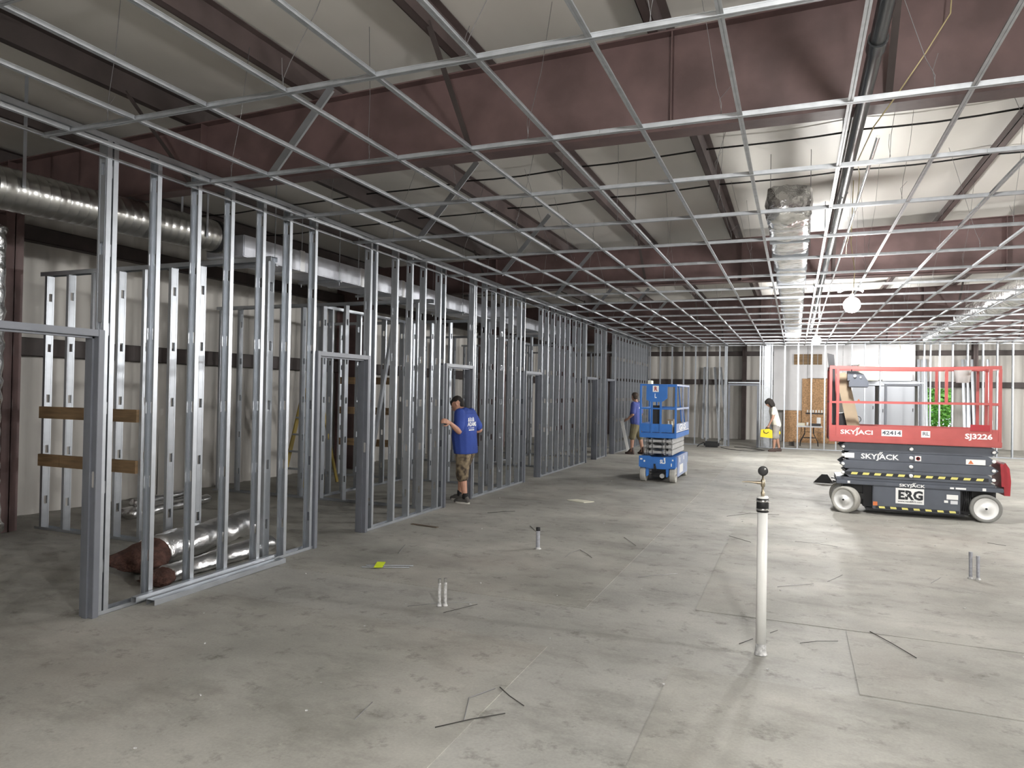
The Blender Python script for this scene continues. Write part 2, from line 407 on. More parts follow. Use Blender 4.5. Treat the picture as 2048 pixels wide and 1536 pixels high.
wr = m_.build('wall_right', M['vinyl_wall']); struct(wr, 'right outer wall of puckered white insulation')
girt('x', XR+.04, YB, YF, 2.11, 2.35, wr, -.16)
for ry in RAFT: column(wr, 12.2, XR, ry, 4.7)
m_ = MB(); back_slab(m_, 'y', YB-.12, XL-.2, XR+.2, -.1, ZT+.2, -.08); m_.add(*puckered('y', YB-.12, XL, XR, 0, ZT, 1, seed=4))
wbk = m_.build('wall_back', M['vinyl_wall']); struct(wbk, 'rear outer wall of puckered white insulation')

# ================================================================== STEEL STUDS
_stud = {}
def stud_mesh(h, d=.092, fl_=.040, t=.0028, holes=True):
    key = (round(h, 3), d, fl_, holes)
    if key in _stud: return _stud[key]
    m_ = MB(); hd = d/2
    zs = []
    if holes:
        z = .30
        while z + .12 < h: zs.append((z, z+.095)); z += .61
    cur = 0.0
    for a, b in zs:
        m_.box(-hd, hd, 0, t, cur, a)
        m_.box(-hd, -.019, 0, t, a, b); m_.box(.019, hd, 0, t, a, b); cur = b
    m_.box(-hd, hd, 0, t, cur, h)
    for s in (-1, 1):
        x0, x1 = sorted((s*hd, s*(hd-t))); m_.box(x0, x1, t, fl_, 0, h)
        xa, xb = sorted((s*hd, s*(hd-.011))); m_.box(xa, xb, fl_-t, fl_, 0, h)
    # rolled ribs on the web
    for rx in (-.030, .030): m_.box(rx-.003, rx+.003, -.0016, 0, 0, h)
    me = m_.mesh('stud'); me.materials.append(M['galv']); _stud[key] = me
    return me
def track(name, p0, p1, d, leg, parent, up=True, mat_=None, th=.0025):
    """U channel along an axis-aligned run, open upward (floor) or downward (head)"""
    m_ = MB(); (x0, y0, z), (x1, y1, _) = p0, p1
    zz = (z, z+leg) if up else (z-leg, z); wz = (z, z+th) if up else (z-th, z)
    if abs(x1-x0) < 1e-6:
        m_.box(x0-d/2, x0+d/2, y0, y1, *wz)
        for s in (-1, 1): a, b = sorted((x0+s*d/2, x0+s*(d/2-th))); m_.box(a, b, y0, y1, *zz)
    else:
        m_.box(x0, x1, y0-d/2, y0+d/2, *wz)
        for s in (-1, 1): a, b = sorted((y0+s*d/2, y0+s*(d/2-th))); m_.box(x0, x1, a, b, *zz)
    return m_.build(name, mat_ or M['galv'], parent)

# ---- the long partition beside the hall
WX, WT = -4.916, .097          # centre line and width of the long wall
TOPZ = 3.66
DOORS = [(2.71, 3.73), (6.275, 7.295), (9.315, 10.285), (12.645, 13.61), (16.96, 17.97), (18.97, 19.90)]
sw = thing('stud_wall', 'long bare galvanised stud wall with door openings along the left of the hall', 'stud wall', (WX, 3.7, 0))
SEGS = [(-.6, 2.71), (3.73, 6.275), (7.295, 9.315), (10.285, 12.645), (13.61, 16.96), (17.97, 18.97), (19.90, 25.2)]
for a, b in SEGS: track('bottom_track', (WX, a, 0), (WX, b, 0), WT, .032, sw)
for a, b in ((-.6, 5.0), (5.0, 8.05), (8.05, 11.1), (11.1, 14.15), (14.15, 17.2), (17.2, 20.25), (20.25, 25.2)):
    track('top_track', (WX, a, TOPZ), (WX, b, TOPZ), WT, .045, sw, up=False)
sm = stud_mesh(TOPZ-.012)
for si, (a, b) in enumerate(SEGS):
    ysl = [a+.005]; y = a + .10 if si != 1 else a+.07
    if si == 1: ysl = [3.735, 3.79, 4.19, 4.61, 5.0, 5.42, 5.81, 6.225]
    elif si == 2: ysl = [7.30, 7.42, 7.92, 8.30, 8.67, 9.13, 9.27]
    elif si == 3: ysl = [10.29, 10.36, 10.77, 11.17, 11.58, 11.98, 12.40, 12.60]
    elif si == 4: ysl = [13.615, 13.98, 14.38, 14.77, 15.13, 15.51, 15.98, 16.40, 16.85, 16.92]
    elif si == 5: ysl = [17.975, 18.38, 18.83, 18.93]
    elif si == 6: ysl = [19.905, 20.0] + [20.45 + .406*k for k in range(12)]
    else: ysl = [-.2, .2, .6, 1.02, 1.42, 1.83, 2.25, 2.67]
    for k, y in enumerate(ysl):
        if si == 1 and 0 < k: put('stud', sm, (WX, y+.04, .004), sw, R(180))      # open side toward the camera
        elif k == len(ysl)-1: put('stud', sm, (WX, y+.04, .004), sw, R(180))
        else: put('stud', sm, (WX, y, .004), sw)
# hollow metal door frames
def door_frame(n, xc, y0, y1, depth=.146, h=2.165, label='', strike=False):
    r = sroot('door_%d' % n, label, (xc, (y0+y1)/2, 0)); f = .051
    x0, x1 = xc-depth/2, xc+depth/2
    def jamb(ya, yb, inner):
        m_ = MB(); m_.bbox(x0, x1, ya, yb, 0, h, .003)
        s = 1 if inner > 0 else -1
        ye = yb if s > 0 else ya
        m_.box(x0+.05, x1-.048, min(ye, ye+s*.016), max(ye, ye+s*.016), 0, h-f)
        return m_.build('jamb', M['frame'], r)
    jamb(y0, y0+f, 1); j2 = jamb(y1-f, y1, -1)
    m_ = MB(); m_.bbox(x0+.001, x1-.001, y0+f-.002, y1-f+.002, h-f, h-.001, .003); m_.box(x0+.05, x1-.048, y0+f, y1-f, h-f-.016, h-f)
    m_.build('head', M['frame'], r)
    for k in (.25, 1.1, 1.95):
        MB().box(x1-.046, x1-.010, y0+f, y0+f+.003, k-.057, k+.057).build('hinge_prep', M['dark'], r)
    if strike:
        MB().box(x1-.044, x1-.014, y1-f-.004, y1-f, .98, 1.10).build('strike_plate', M['chrome'], r)
    return r
dl = ['grey primed steel door frame nearest the camera, at the left edge', 'grey primed steel door frame left of the man at the studs, second from the camera',
      'grey primed steel door frame that the man in blue leans into', 'grey primed steel door frame just beyond the man, fourth from the camera',
      'grey primed steel door frame in the long wall, fifth from the camera', 'grey primed steel door frame in the long wall, last before the blue lift']
for k, (a, b) in enumerate(DOORS):
    door_frame(k+1, WX, a, b, label=dl[k], strike=True)

# ---- cross partitions of the rooms on the left
def partition(y, x0, x1, h, xs, label, btx=None):
    r = thing('stud_partition', label, 'stud wall', ((x0+x1)/2, y, 0))
    track('bottom_track', (x0, y, 0), (btx or x1, y, 0), .097, .03, r)
    track('top_track', (x0, y, h), (x1, y, h), .097, .05, r, up=False)
    me = stud_mesh(h-.01)
    for x in xs: put('stud', me, (x+.0, y, .004), r, R(90))
    return r
p1 = partition(5.72, -8.5, -4.99, 3.10, [-8.38, -8.0, -7.58, -7.16, -6.76, -6.36, -5.95, -5.02], 'bare stud partition with wood blocking in the nearest room on the left', btx=-5.90)
for z0 in (1.335, .765):
    for xa, xb in ((-8.42, -8.045), (-8.04, -7.63), (-7.6, -7.2), (-7.18, -6.80)):
        MB().box(xa, xb, 5.64, 5.678, z0, z0+.142).build('wood_block', M['wood'], p1)
p2 = partition(9.1, -9.1, -4.99, 3.10, [-9.0, -8.6, -8.2, -7.72, -7.3, -6.9, -6.48, -6.07, -5.6, -5.2], 'bare stud partition seen through the second door frame')
p3 = partition(11.9, -9.1, -4.99, 3.10, [-9.0, -8.6, -8.2, -7.8, -7.3, -6.9, -6.5, -6.1, -5.7, -5.3, -5.05], 'bare stud partition with wood blocking behind the man in blue')
for z0 in (.62, 1.25, 1.85):
    for xa, xb in ((-8.57, -8.22), (-8.17, -7.82), (-7.77, -7.35)): MB().box(xa, xb, 11.82, 11.858, z0, z0+.14).build('wood_block', M['wood'], p3)
p4 = partition(15.4, -9.1, -4.99, 3.10, [-9.0+.406*k for k in range(10)], 'bare stud partition seen through the fourth door frame')
p5 = partition(18.45, -9.1, -4.99, 3.10, [-9.0+.406*k for k in range(10)], 'bare stud partition between the two farthest door frames')
p6 = partition(22.0, -9.1, -4.99, 3.10, [-9.0+.406*k for k in range(10)], 'bare stud partition behind the far end of the long wall')
# a short corridor wall running with the long wall
def partition_y(x, y0, y1, h, ys, label):
    r = thing('stud_partition', label, 'stud wall', (x, (y0+y1)/2, 0))
    track('bottom_track', (x, y0, 0), (x, y1, 0), .097, .03, r); track('top_track', (x, y0, h), (x, y1, h), .097, .05, r, up=False)
    me = stud_mesh(h-.01)
    for y in ys: put('stud', me, (x, y, .004), r)
    return r
partition_y(-7.1, 9.2, 11.8, 3.10, [9.22, 9.5, 9.9, 10.3, 10.7, 11.1, 11.5, 11.74], 'bare stud partition running away between two rooms behind the man')
partition_y(-6.9, 15.5, 18.38, 3.10, [15.5+.4*k for k in range(7)], 'bare stud partition running away behind the fifth door frame')
# leaning loose stud in the room behind the man
ls = MB(); ls.bar((-5.75, 8.55, .02), (-5.35, 8.72, 3.05), .09, .003, up=(1,0,0)); ls.bar((-5.75, 8.51, .02), (-5.35, 8.68, 3.05), .003, .04, up=(1,0,0))
tag(ls.build('loose_stud', M['galv']), 'loose steel stud leaning at a slant behind the long stud wall', 'stud')

# ---- far partition across the end of the hall
FY = 25.3
fw = thing('stud_wall', 'bare stud wall across the far end of the hall', 'stud wall', (0, FY, 0))
for a, b in ((-4.9, -2.18), (-1.14, 2.62), (3.72, 8.6)): track('bottom_track', (a, FY, 0), (b, FY, 0), .097, .03, fw)
track('top_track', (-4.9, FY, 3.6), (8.6, FY, 3.6), .097, .05, fw, up=False)
sf = stud_mesh(3.59)
for x in (-4.87, -4.5, -4.08, -3.67, -3.26, -2.86, -2.44, -2.25, -2.2, -1.1, -1.02, -.72, -.32, .1, .51, .92, 1.27, 1.72, 2.1, 2.55, 3.78, 3.95, 4.2, 4.55, 4.95, 5.35, 5.72, 6.12, 6.6, 7.0, 7.4, 7.8, 8.2):
    put('stud', sf, (x, FY, .004), fw, R(90))
track('door_header', (-2.16, FY, 2.19), (-1.14, FY, 2.19), .097, .04, fw); track('door_header', (2.62, FY, 2.24), (3.74, FY, 2.24), .097, .04, fw)
def door_frame_x(n, yc, x0, x1, label, h=2.165, depth=.146):
    r = sroot('door_%d' % n, label, ((x0+x1)/2, yc, 0)); f = .06
    for a, b in ((x0, x0+f), (x1-f, x1)): MB().bbox(a, b, yc-depth/2, yc+depth/2, 0, h, .003).build('jamb', M['frame'], r)
    MB().bbox(x0+f-.002, x1-f+.002, yc-depth/2+.001, yc+depth/2-.001, h-f, h-.001, .003).build('head', M['frame'], r)
    return r
door_frame_x(7, FY, -2.16, -1.15, 'grey steel door frame in the far stud wall left of the woman with the yellow case')
door_frame_x(8, FY, 2.66, 3.70, 'dark grey steel door frame seen through the red lift railing', h=2.22)
m_ = MB()                                                     # shiny steel sheet on the corner by the woman
m_.box(-1.0, -.74, FY+.055, FY+.058, .02, 3.55)
tag(m_.build('steel_sheet', M['galv_tee']), 'tall bright galvanised sheet fixed to the far studs behind the woman', 'sheet metal')

# ================================================================== SUSPENDED CEILING GRID
cg = thing('ceiling_grid', 'suspended galvanised drywall ceiling grid of main tees and cross tees', 'ceiling grid', (0, 10, ZG))
GX = [-4.605 + .61*i for i in range(0, 22)]
GY = [3.256 + 1.2262*j for j in range(-3, 18)]
GX0, GX1 = -4.885, 8.62
def tee_prof_x(m_, x0, x1, y, z):      # runs along X: two-sided face with a groove, web and bulb
    for s in (-1, 1): a, b = sorted((y+s*.0165, y+s*.003)); m_.box(x0, x1, a, b, z, z+.003)
    m_.box(x0, x1, y-.0032, y+.0032, z+.0026, z+.006); m_.box(x0, x1, y-.0015, y+.0015, z+.003, z+.028); m_.box(x0, x1, y-.0035, y+.0035, z+.028, z+.034)
def tee_prof_y(m_, y0, y1, x, z):
    for s in (-1, 1): a, b = sorted((x+s*.015, x+s*.003)); m_.box(a, b, y0, y1, z, z+.003)
    m_.box(x-.0032, x+.0032, y0, y1, z+.0026, z+.006); m_.box(x-.0015, x+.0015, y0, y1, z+.003, z+.026); m_.box(x-.0035, x+.0035, y0, y1, z+.026, z+.032)
for j, y in enumerate(GY):
    cuts = [GX0, GX0+3.66-(j % 2)*1.22, GX0+7.32-(j % 2)*1.22, GX0+10.98-(j % 2)*1.22, GX1]
    for a, b in zip(cuts[:-1], cuts[1:]):
        m_ = MB(); tee_prof_x(m_, a+.001, b-.001, y, ZG)
        m_.build('main_tee', M['galv_tee'], cg)
mt = MB(); tee_prof_y(mt, .012, 1.2262-.012, 0, .002); ct_me = mt.mesh('cross_tee'); ct_me.materials.append(M['galv_tee'])
allct = []
for j in range(len(GY)):
    for i, x in enumerate(GX):
        if j == len(GY)-1: continue
        c = Vector((x, GY[j]+.6, ZG)); d = (c - Vector((0,0,1.755))).length
        # in front of the camera first
        ang = math.degrees(math.atan2(-x, c.y)) - 22.1
        seen = abs(ang) < 42 and c.y > 0
        allct.append((0 if seen else 1, d, x, GY[j]))
allct.sort()
rest = MB()
for k, (s_, d, x, y) in enumerate(allct):
    if k < 300: put('cross_tee', ct_me, (x, y, ZG), cg)
    else: tee_prof_y(rest, y+.012, y+1.2262-.012, x, ZG+.002)
for x in GX: tee_prof_y(rest, GY[-1]+.012, 25.25, x, ZG+.002)
rest.build('cross_tee', M['galv_tee'], cg, kind='stuff')
m_ = MB(); m_.box(GX0, GX0+.028, -.5, 25.25, ZG+.004, ZG+.006); m_.box(GX0, GX0+.003, -.5, 25.25, ZG+.004, ZG+.034); m_.build('wall_angle', M['galv_tee'], cg)
m_ = MB(); m_.box(GX0, GX1, 25.22, 25.25, ZG+.004, ZG+.007); m_.box(GX0, GX1, 25.247, 25.25, ZG+.004, ZG+.034); m_.build('wall_angle', M['galv_tee'], cg)
# hanger wires twisted up to the purlins
rnd = random.Random(3)
for j, y in enumerate(GY):
    if y < 1.5 or y > 17: continue
    for k in range(10):
        x = -4.2 + 1.22*k + rnd.uniform(-.2, .2)
        if x > 6: continue
        dx, dy = rnd.uniform(-.35, .35), rnd.uniform(-.25, .25)
        top = (x+dx, y+dy, roof_z(x+dx)+.05); m_ = MB()
        m_.tube([(x, y, ZG+.03), (x+.004, y+.003, ZG+.10), (x+dx*.12-.004, y+dy*.12, ZG+.2), (x+dx*.5+.01, y+dy*.5, (ZG+top[2])/2), top], .0022, 4)
        m_.tube([(x+.006, y, ZG+.04), (x-.008, y+.004, ZG+.13), (x+rnd.uniform(-.06, .06), y+rnd.uniform(-.05,.05), ZG+.2)], .0018, 4)
        m_.build('hanger_wire', M['wire'], cg)
# compression struts over every second main near the long wall
for j in (4, 6, 8, 10, 12, 14, 16):
    y = GY[j] + .02; m_ = MB()
    p0, p1 = Vector((-4.02, y+.03, ZG+.02)), Vector((-3.30, y+.03, 4.30))
    if j == 4: p1 = Vector((-3.42, y+.03, 4.14))
    d = (p1-p0)
    m_.bar(p0, p1, .003, .065); m_.bar(p0+Vector((0,.016,.03)), p1+Vector((0,.016,.03)), .03, .003); m_.bar(p0+Vector((0,.016,-.03)), p1+Vector((0,.016,-.03)), .03, .003)
    m_.build('diagonal_strut', M['galv'], cg)

# ================================================================== WORK LAMPS
LAMPS = [(.74, .95, 3.22, .46), (.71, 10.7, 3.04, .38), (.51, 20.4, 3.27, .90), (3.3, 27.3, 3.0, .16), (.7, -4.5, 3.2, .75),
         (7.2, 5.6, 3.2, 1.2), (7.2, 14.6, 3.2, 1.1), (8.2, 23.4, 3.2, .9)]  # right-hand lamps, out of view, added to brighten the middle and far hall
LL = ['lit work lamp hanging by the grid right of and just above the camera', 'large glowing work lamp hanging under the grid with paper tied above it',
      'farther glowing work lamp under the grid near the far stud wall', 'glowing work lamp in the room behind the far stud wall', 'lit work lamp hanging behind the camera',
      'added unseen fill lamp on the right, nearest the camera', 'added unseen fill lamp on the right, level with the red lift', 'added unseen fill lamp on the right, near the far stud wall']
def bulb_mat(power, r):
    area = 4*math.pi*r*r
    return mat('lit bulb', (1,1,1), .5, emit=(1.0,.985,.955), estr=power/(math.pi*area))
for k, (x, y, z, s) in enumerate(LAMPS):
    r = .11
    t = thing('work_lamp', LL[k], 'lamp', (x, y, z-.09), group='temporary work lamps')
    m_ = MB(); m_.sphere((x, y, z), r, 12, 8); m_.build('bulb', bulb_mat(LAMP_POWER*s, r), t)
    m_ = MB(); m_.cyl((x, y, z+.10), (x, y, z+.15), .028, .022, 12); m_.build('socket', M['white'], t)
    m_ = MB(); m_.tube([(x, y, z+.14), (x+.02, y+.01, z+.25), (x+.03, y, 3.52), (x-.02, y+.03, 3.9), (x, y, roof_z(x)+.21)], .006, 6); m_.build('cord', M['yellowcord'], t)
    if k == 1:
        m_ = MB(); vv = []; ff = []
        for i in range(9):
            for q in range(5):
                u, w = (i-4)/4, (q-2)/2
                vv.append((x-.02+.16*u, y+.09*w, z+.21+.03*math.cos(u*2.6)+.012*math.sin(7*u+3*w)))
        n0 = len(vv); vv += [(a, b, c+.004) for a, b, c in vv]
        for i in range(8):
            for q in range(4): a = i*5+q; ff.append((a, a+1, a+6, a+5)); ff.append((n0+a, n0+a+5, n0+a+6, n0+a+1))
        m_.add(vv, ff, True); m_.build('paper_shade', M['drywall'], t)

# ================================================================== DUCTS AND PIPES OVERHEAD
# spiral duct on the left
t = thing('spiral_duct', 'large round galvanised spiral duct above the nearest left room', 'duct', (-6.62, 3.9, 3.3))
prof = []; L0, L1 = 0.0, 5.75
z = 0.0
while z < L1:
    prof += [(.19, z), (.19, z+.08), (.1935, z+.084), (.1935, z+.09), (.19, z+.094)]; z += .098
dirv = Vector((0, 2.63, .095)).normalized()
Mx = Vector((0,0,1)).rotation_difference(dirv).to_matrix().to_4x4(); Mx.translation = (-6.62, .85, 3.385)
m_ = MB(); m_.lathe(prof, Mx, 28); m_.build('pipe', M['duct'], t)
e0 = Mx @ Vector((0,0,5.9))
m_ = MB(); m_.lathe([(.2, 5.62), (.2, 5.70), (.188, 5.71)], Mx, 28); m_.lathe([(.2, 3.0), (.2, 3.07), (.188, 3.08)], Mx, 28); m_.build('collar', M['dark'], t)
for y in (2.2, 4.1, 6.2):
    m_ = MB(); m_.box(-6.42, -6.415, y, y+.03, 3.5, 4.55); m_.box(-6.825, -6.82, y, y+.03, 3.5, 4.55); m_.build('hanger_strap', M['galv'], t)
# wrapped rectangular trunk beyond it
t = thing('rectangular_duct', 'grey foil wrapped rectangular trunk duct above the left rooms', 'duct', (-6.7, 12, 3.38))
ysg = [6.78, 7.9, 9.35, 10.6, 12.2, 13.6, 15.0, 16.6, 18.4, 20.0]
for a, b in zip(ysg[:-1], ysg[1:]):
    MB().bbox(-7.02, -6.40, a+.004, b-.004, 3.385, 3.66, .012).build('duct_section', M['ductboard'], t)
for y in ysg[1:-1]:
    MB().bbox(-7.03, -6.388, y-.05, y+.05, 3.378, 3.668, .006).build('joint_tape', M['tape'], t)
for y in (7.3, 8.7, 10.2, 12.9, 14.6, 17.5):
    m_ = MB(); m_.cyl((-6.36, y, 3.3), (-6.36, y, 4.55), .006, n=6); m_.cyl((-7.06, y, 3.3), (-7.06, y, 4.5), .006, n=6); m_.build('hanger_rod', M['galv'], t)
    MB().box(-7.1, -6.32, y-.02, y+.02, 3.345, 3.378).build('trapeze', M['galv'], t)
# branch boot coming off the trunk toward the wall
MB().bbox(-6.40, -5.6, 14.1, 14.5, 3.40, 3.62, .01).build('branch', M['ductboard'], t)
# sagging foil flex duct over the deeper rooms
def flex(path, r, name, label, loc, mat_=None, seed=0, n=18):
    pts = []; P = [Vector(p) for p in path]
    for i in range(len(P)-1):
        seg = max(4, int((P[i+1]-P[i]).length/.05))
        for k in range(seg):
            t_ = k/seg; p0 = P[max(i-1,0)]; p1_, p2_ = P[i], P[i+1]; p3_ = P[min(i+2, len(P)-1)]
            pts.append(.5*((2*p1_)+(p2_-p0)*t_+(2*p0-5*p1_+4*p2_-p3_)*t_**2+(-p0+3*p1_-3*p2_+p3_)*t_**3))
    pts.append(P[-1])
    rs = [r*(1+.05*math.sin(i*1.7)+.07*mnoise.noise((i*.6, seed, 1))) for i in range(len(pts))]
    m_ = MB(); m_.tube(pts, rs, n)
    m_.v = [tuple(Vector(v)+Vector((mnoise.noise(Vector(v)*9+Vector((seed,0,0))), mnoise.noise(Vector(v)*9+Vector((0,seed,5))), mnoise.noise(Vector(v)*9+Vector((7,0,seed)))))*.018) for v in m_.v]
    o = m_.build(name, mat_ or M['foil']); return tag(o, label, 'duct')
flex([(-8.30, 4.98, 3.5), (-8.32, 5.0, 2.4), (-8.3, 4.97, 1.2), (-8.25, 4.95, .5), (-8.02, 4.85, .16)], .14, 'flexible_duct', 'crumpled foil flexible duct hanging to the floor at the left edge', None, seed=2)
# the hanging duct connects to the spiral duct above
flex([(3.86, 13.15, 3.80), (3.84, 15.5, 3.78), (3.86, 18, 3.79), (3.85, 20.22, 3.78)], .23, 'flexible_duct', 'nearer length of foil wrapped duct above the grid on the right', None, seed=5, n=22)
flex([(3.85, 20.58, 3.78), (3.84, 23, 3.77), (3.85, 25.2, 3.78)], .23, 'flexible_duct', 'farther length of foil wrapped duct above the grid on the right', None, seed=8, n=22)
# central foil wrapped trunk
t = thing('wrapped_duct', 'crumpled foil wrapped rectangular duct running above the grid in the middle', 'duct', (-.09, 8.3, 3.68))
def wrapped(x0, x1, y0, y1, z0, z1, seed, amp=.022, sag_=.03):
    m_ = MB(); n = 26; ny = max(8, int((y1-y0)/.035)); v = []; f = []
    for j in range(ny+1):
        y = y0+(y1-y0)*j/ny; bulge = sag_*math.sin(math.pi*j/ny)**.6
        for k in range(n):
            a = 2*math.pi*k/n; c, s = math.cos(a), math.sin(a)
            q = 1/max(abs(c)**12+abs(s)**12, 1e-9)**(1/12)
            x = (x0+x1)/2 + (x1-x0)/2*c*q; zz = (z0+z1)/2 + (z1-z0)/2*s*q
            p = Vector((x, y, zz)); d = Vector((c, 0, s))
            p += d*(bulge + amp*mnoise.noise(p*8+Vector((seed,0,0))) + amp*.7*mnoise.noise(p*19+Vector((0,seed,0))))
            v.append(p)
    for j in range(ny):
        for k in range(n): f.append((j*n+k, j*n+(k+1) % n, (j+1)*n+(k+1) % n, (j+1)*n+k))
    f.append(tuple(range(n-1, -1, -1))); f.append(tuple(ny*n+k for k in range(n)))
    m_.add(v, f, True); return m_
yy = [7.95, 8.65, 9.5, 10.55, 11.9, 13.6, 15.4, 17.3, 19.4, 21.8, 25.2]
for k, (a, b) in enumerate(zip(yy[:-1], yy[1:])):
    wrapped(-.275, .105, a, b, 3.548, 3.712, k*3.1, .020, .012).build('foil_wrap', M['foil'], t)
wrapped(-.285, .115, 7.6, 7.96, 3.545, 3.90, 1.7, .03, .02).build('foil_riser', M['foil'], t)
for y in yy[1:-1]:
    MB().bbox(-.30, .13, y-.012, y+.012, 3.525, 3.735, .008).build('strap', M['galv'], t)
for y in (9.0, 12.5, 16.5, 21):
    m_ = MB(); m_.tube([(-.31, y, 3.53), (-.31, y, roof_z(-.3)+.16)], .004, 5); m_.tube([(.14, y, 3.53), (.14, y, roof_z(.1)+.16)], .004, 5); m_.build('hanger_wire', M['wire'], t)
# black gas pipe
t = thing('black_pipe', 'black steel pipe running above the grid toward the far lamps', 'pipe', (.385, 2, 3.66))
for a, b in ((-2.0, 4.2), (4.2, 10.3), (10.3, 16.4), (16.4, 22.5)):
    m_ = MB(); m_.cyl((.385, a, 3.67), (.385, b, 3.67), .042, n=16); m_.build('pipe_length', M['blackpipe'], t)
for y in (4.2, 10.3, 16.4):
    m_ = MB(); m_.cyl((.385, y-.06, 3.67), (.385, y+.06, 3.67), .052, n=16); m_.build('coupling', M['blackpipe'], t)
for y in (3.0, 7.2, 11.5, 15.0, 19.0):
    m_ = MB(); m_.tube([(.338, y, 3.67), (.385, y, 3.622), (.432, y, 3.67), (.385, y, 3.74), (.385, y, roof_z(.4)+.16)], .005, 5); m_.build('pipe_hanger', M['galv'], t)
# thin conduit beside it and yellow cord
m_ = MB(); m_.cyl((.52, 5.5, 3.60), (.52, 24.8, 3.60), .014, n=8); tag(m_.build('conduit', M['chrome']), 'thin bright conduit running beside the black pipe overhead', 'conduit')
m_ = MB(); m_.tube([(.90, 5.15, 4.45), (.88, 5.1, 4.2), (.72, 4.95, 3.9), (.56, 4.8, 3.62), (.47, 5.3, 3.60), (.42, 6.0, 3.58), (.46, 6.4, 3.66), (.50, 6.8, 3.72), (.52, 7.2, 3.68), (.53, 7.6, 3.62), (.55, 9.3, 3.60), (.6, 10.2, 3.66), (.66, 10.5, 3.7)], .0042, 6)
tag(m_.build('extension_cord', M['yellowcord']), 'yellow cord drooping from the red beam and snaking over the grid', 'cord')

# ================================================================== LEFT ROOM: INSULATION ROLLS AND LOOSE STEEL
def roll(p0, p1, r, flat, name, label, seed, parent=None, tip=True):
    p0 = Vector(p0); p1 = Vector(p1); t = thing(name, label, 'insulation', ((p0+p1)/2 - Vector((0,0,((p0+p1)/2).z)))) 
    d = (p1-p0).normalized(); x = d.cross(Vector((0,0,1))).normalized(); up = x.cross(d)
    n = 26; ny = 44; v = []; f = []
    for j in range(ny+1):
        s = j/ny; c0 = p0.lerp(p1, s)
        for k in range(n):
            a = 2*math.pi*k/n
            rr = r*(1+.05*math.sin(s*5+seed))
            q = c0 + x*math.cos(a)*rr*flat + up*math.sin(a)*rr*(1 if math.sin(a) > 0 else .82)
            q += (x*math.cos(a)+up*math.sin(a))*r*.16*mnoise.noise((s*7+seed, a*1.3, seed)) + (x*math.cos(a)+up*math.sin(a))*r*.09*mnoise.noise((s*22+seed, a*4, seed))
            q.z = max(q.z, .004); v.append(q)
    for j in range(ny):
        for k in range(n): f.append((j*n+k, j*n+(k+1) % n, (j+1)*n+(k+1) % n, (j+1)*n+k))
    f.append(tuple(range(n-1, -1, -1))); f.append(tuple(ny*n+k for k in range(n)))
    m_ = MB(); m_.add(v, f, True); m_.build('foil_facing', M['foil_smooth'], t)
    if tip:
        m_ = MB(); v = []; f = []; n = 20
        for j in range(7):
            s = j/6
            for k in range(n):
                a = 2*math.pi*k/n; nz = mnoise.noise((a*1.6, seed, s*4)); rr = r*(.95 + .05*s + .55*s*nz)*(1 if s < .99 else .6)
                q = p0 - d*((.34*s + .10*s*mnoise.noise((a*3, seed+4, 1)))*r/.16 - .02) + x*math.cos(a)*rr*flat*(1+.75*s) + up*(math.sin(a)*rr*(1-.55*s) - .35*s*r)
                q.z = max(q.z, .003); v.append(q)
        for j in range(6):
            for k in range(n): f.append((j*n+k, j*n+(k+1) % n, (j+1)*n+(k+1) % n, (j+1)*n+k))
        f.append(tuple(6*n+k for k in range(n))); m_.add(v, f, True); m_.build('fibre_core', M['fibre'], t)
    return t
roll((-5.66, 4.92, .155), (-5.93, 6.5, .165), .16, 1.2, 'insulation_roll', 'large shiny foil faced insulation roll with brown fibre end on the left room floor', 1.0)
roll((-5.17, 4.62, .07), (-5.22, 5.98, .085), .085, 1.35, 'insulation_roll', 'thin foil faced insulation roll lying against the bottom track', 4.0)
for k, (a, b, r) in enumerate((((-8.0, 6.55, .07), (-8.15, 8.0, .07), .07), ((-8.2, 6.6, .06), (-8.5, 8.1, .06), .06), ((-8.08, 6.7, .19), (-8.35, 7.9, .18), .055))):
    roll(a, b, r, 1.3, 'foil_bundle', ('crumpled foil bundle nearest the studs in the pile by the outer wall', 'crumpled foil bundle at the back of the pile by the outer wall', 'crumpled foil bundle on top of the pile by the outer wall')[k], 7.0+k, tip=False)
def channel(p0, p1, w, h, name, label, th=.003):
    p0 = Vector(p0); p1 = Vector(p1); m_ = MB(); d = (p1-p0).normalized(); x = d.cross(Vector((0,0,1))).normalized()*(w/2)
    u = Vector((0,0,h))
    m_.bar(p0+Vector((0,0,h)), p1+Vector((0,0,h)), w, th)
    for s in (-1, 1): m_.bar(p0+x*s+u/2, p1+x*s+u/2, th, h)
    return tag(m_.build(name, M['galv']), label, 'steel channel')
channel((-4.74, 4.10, .0015), (-4.755, 5.66, .0015), .085, .042, 'loose_track', 'loose steel track lying on the floor in front of the nearest studs')
channel((-4.83, 4.02, .036), (-4.845, 5.62, .036), .05, .04, 'loose_track', 'loose steel track resting on the bottom track of the nearest studs')

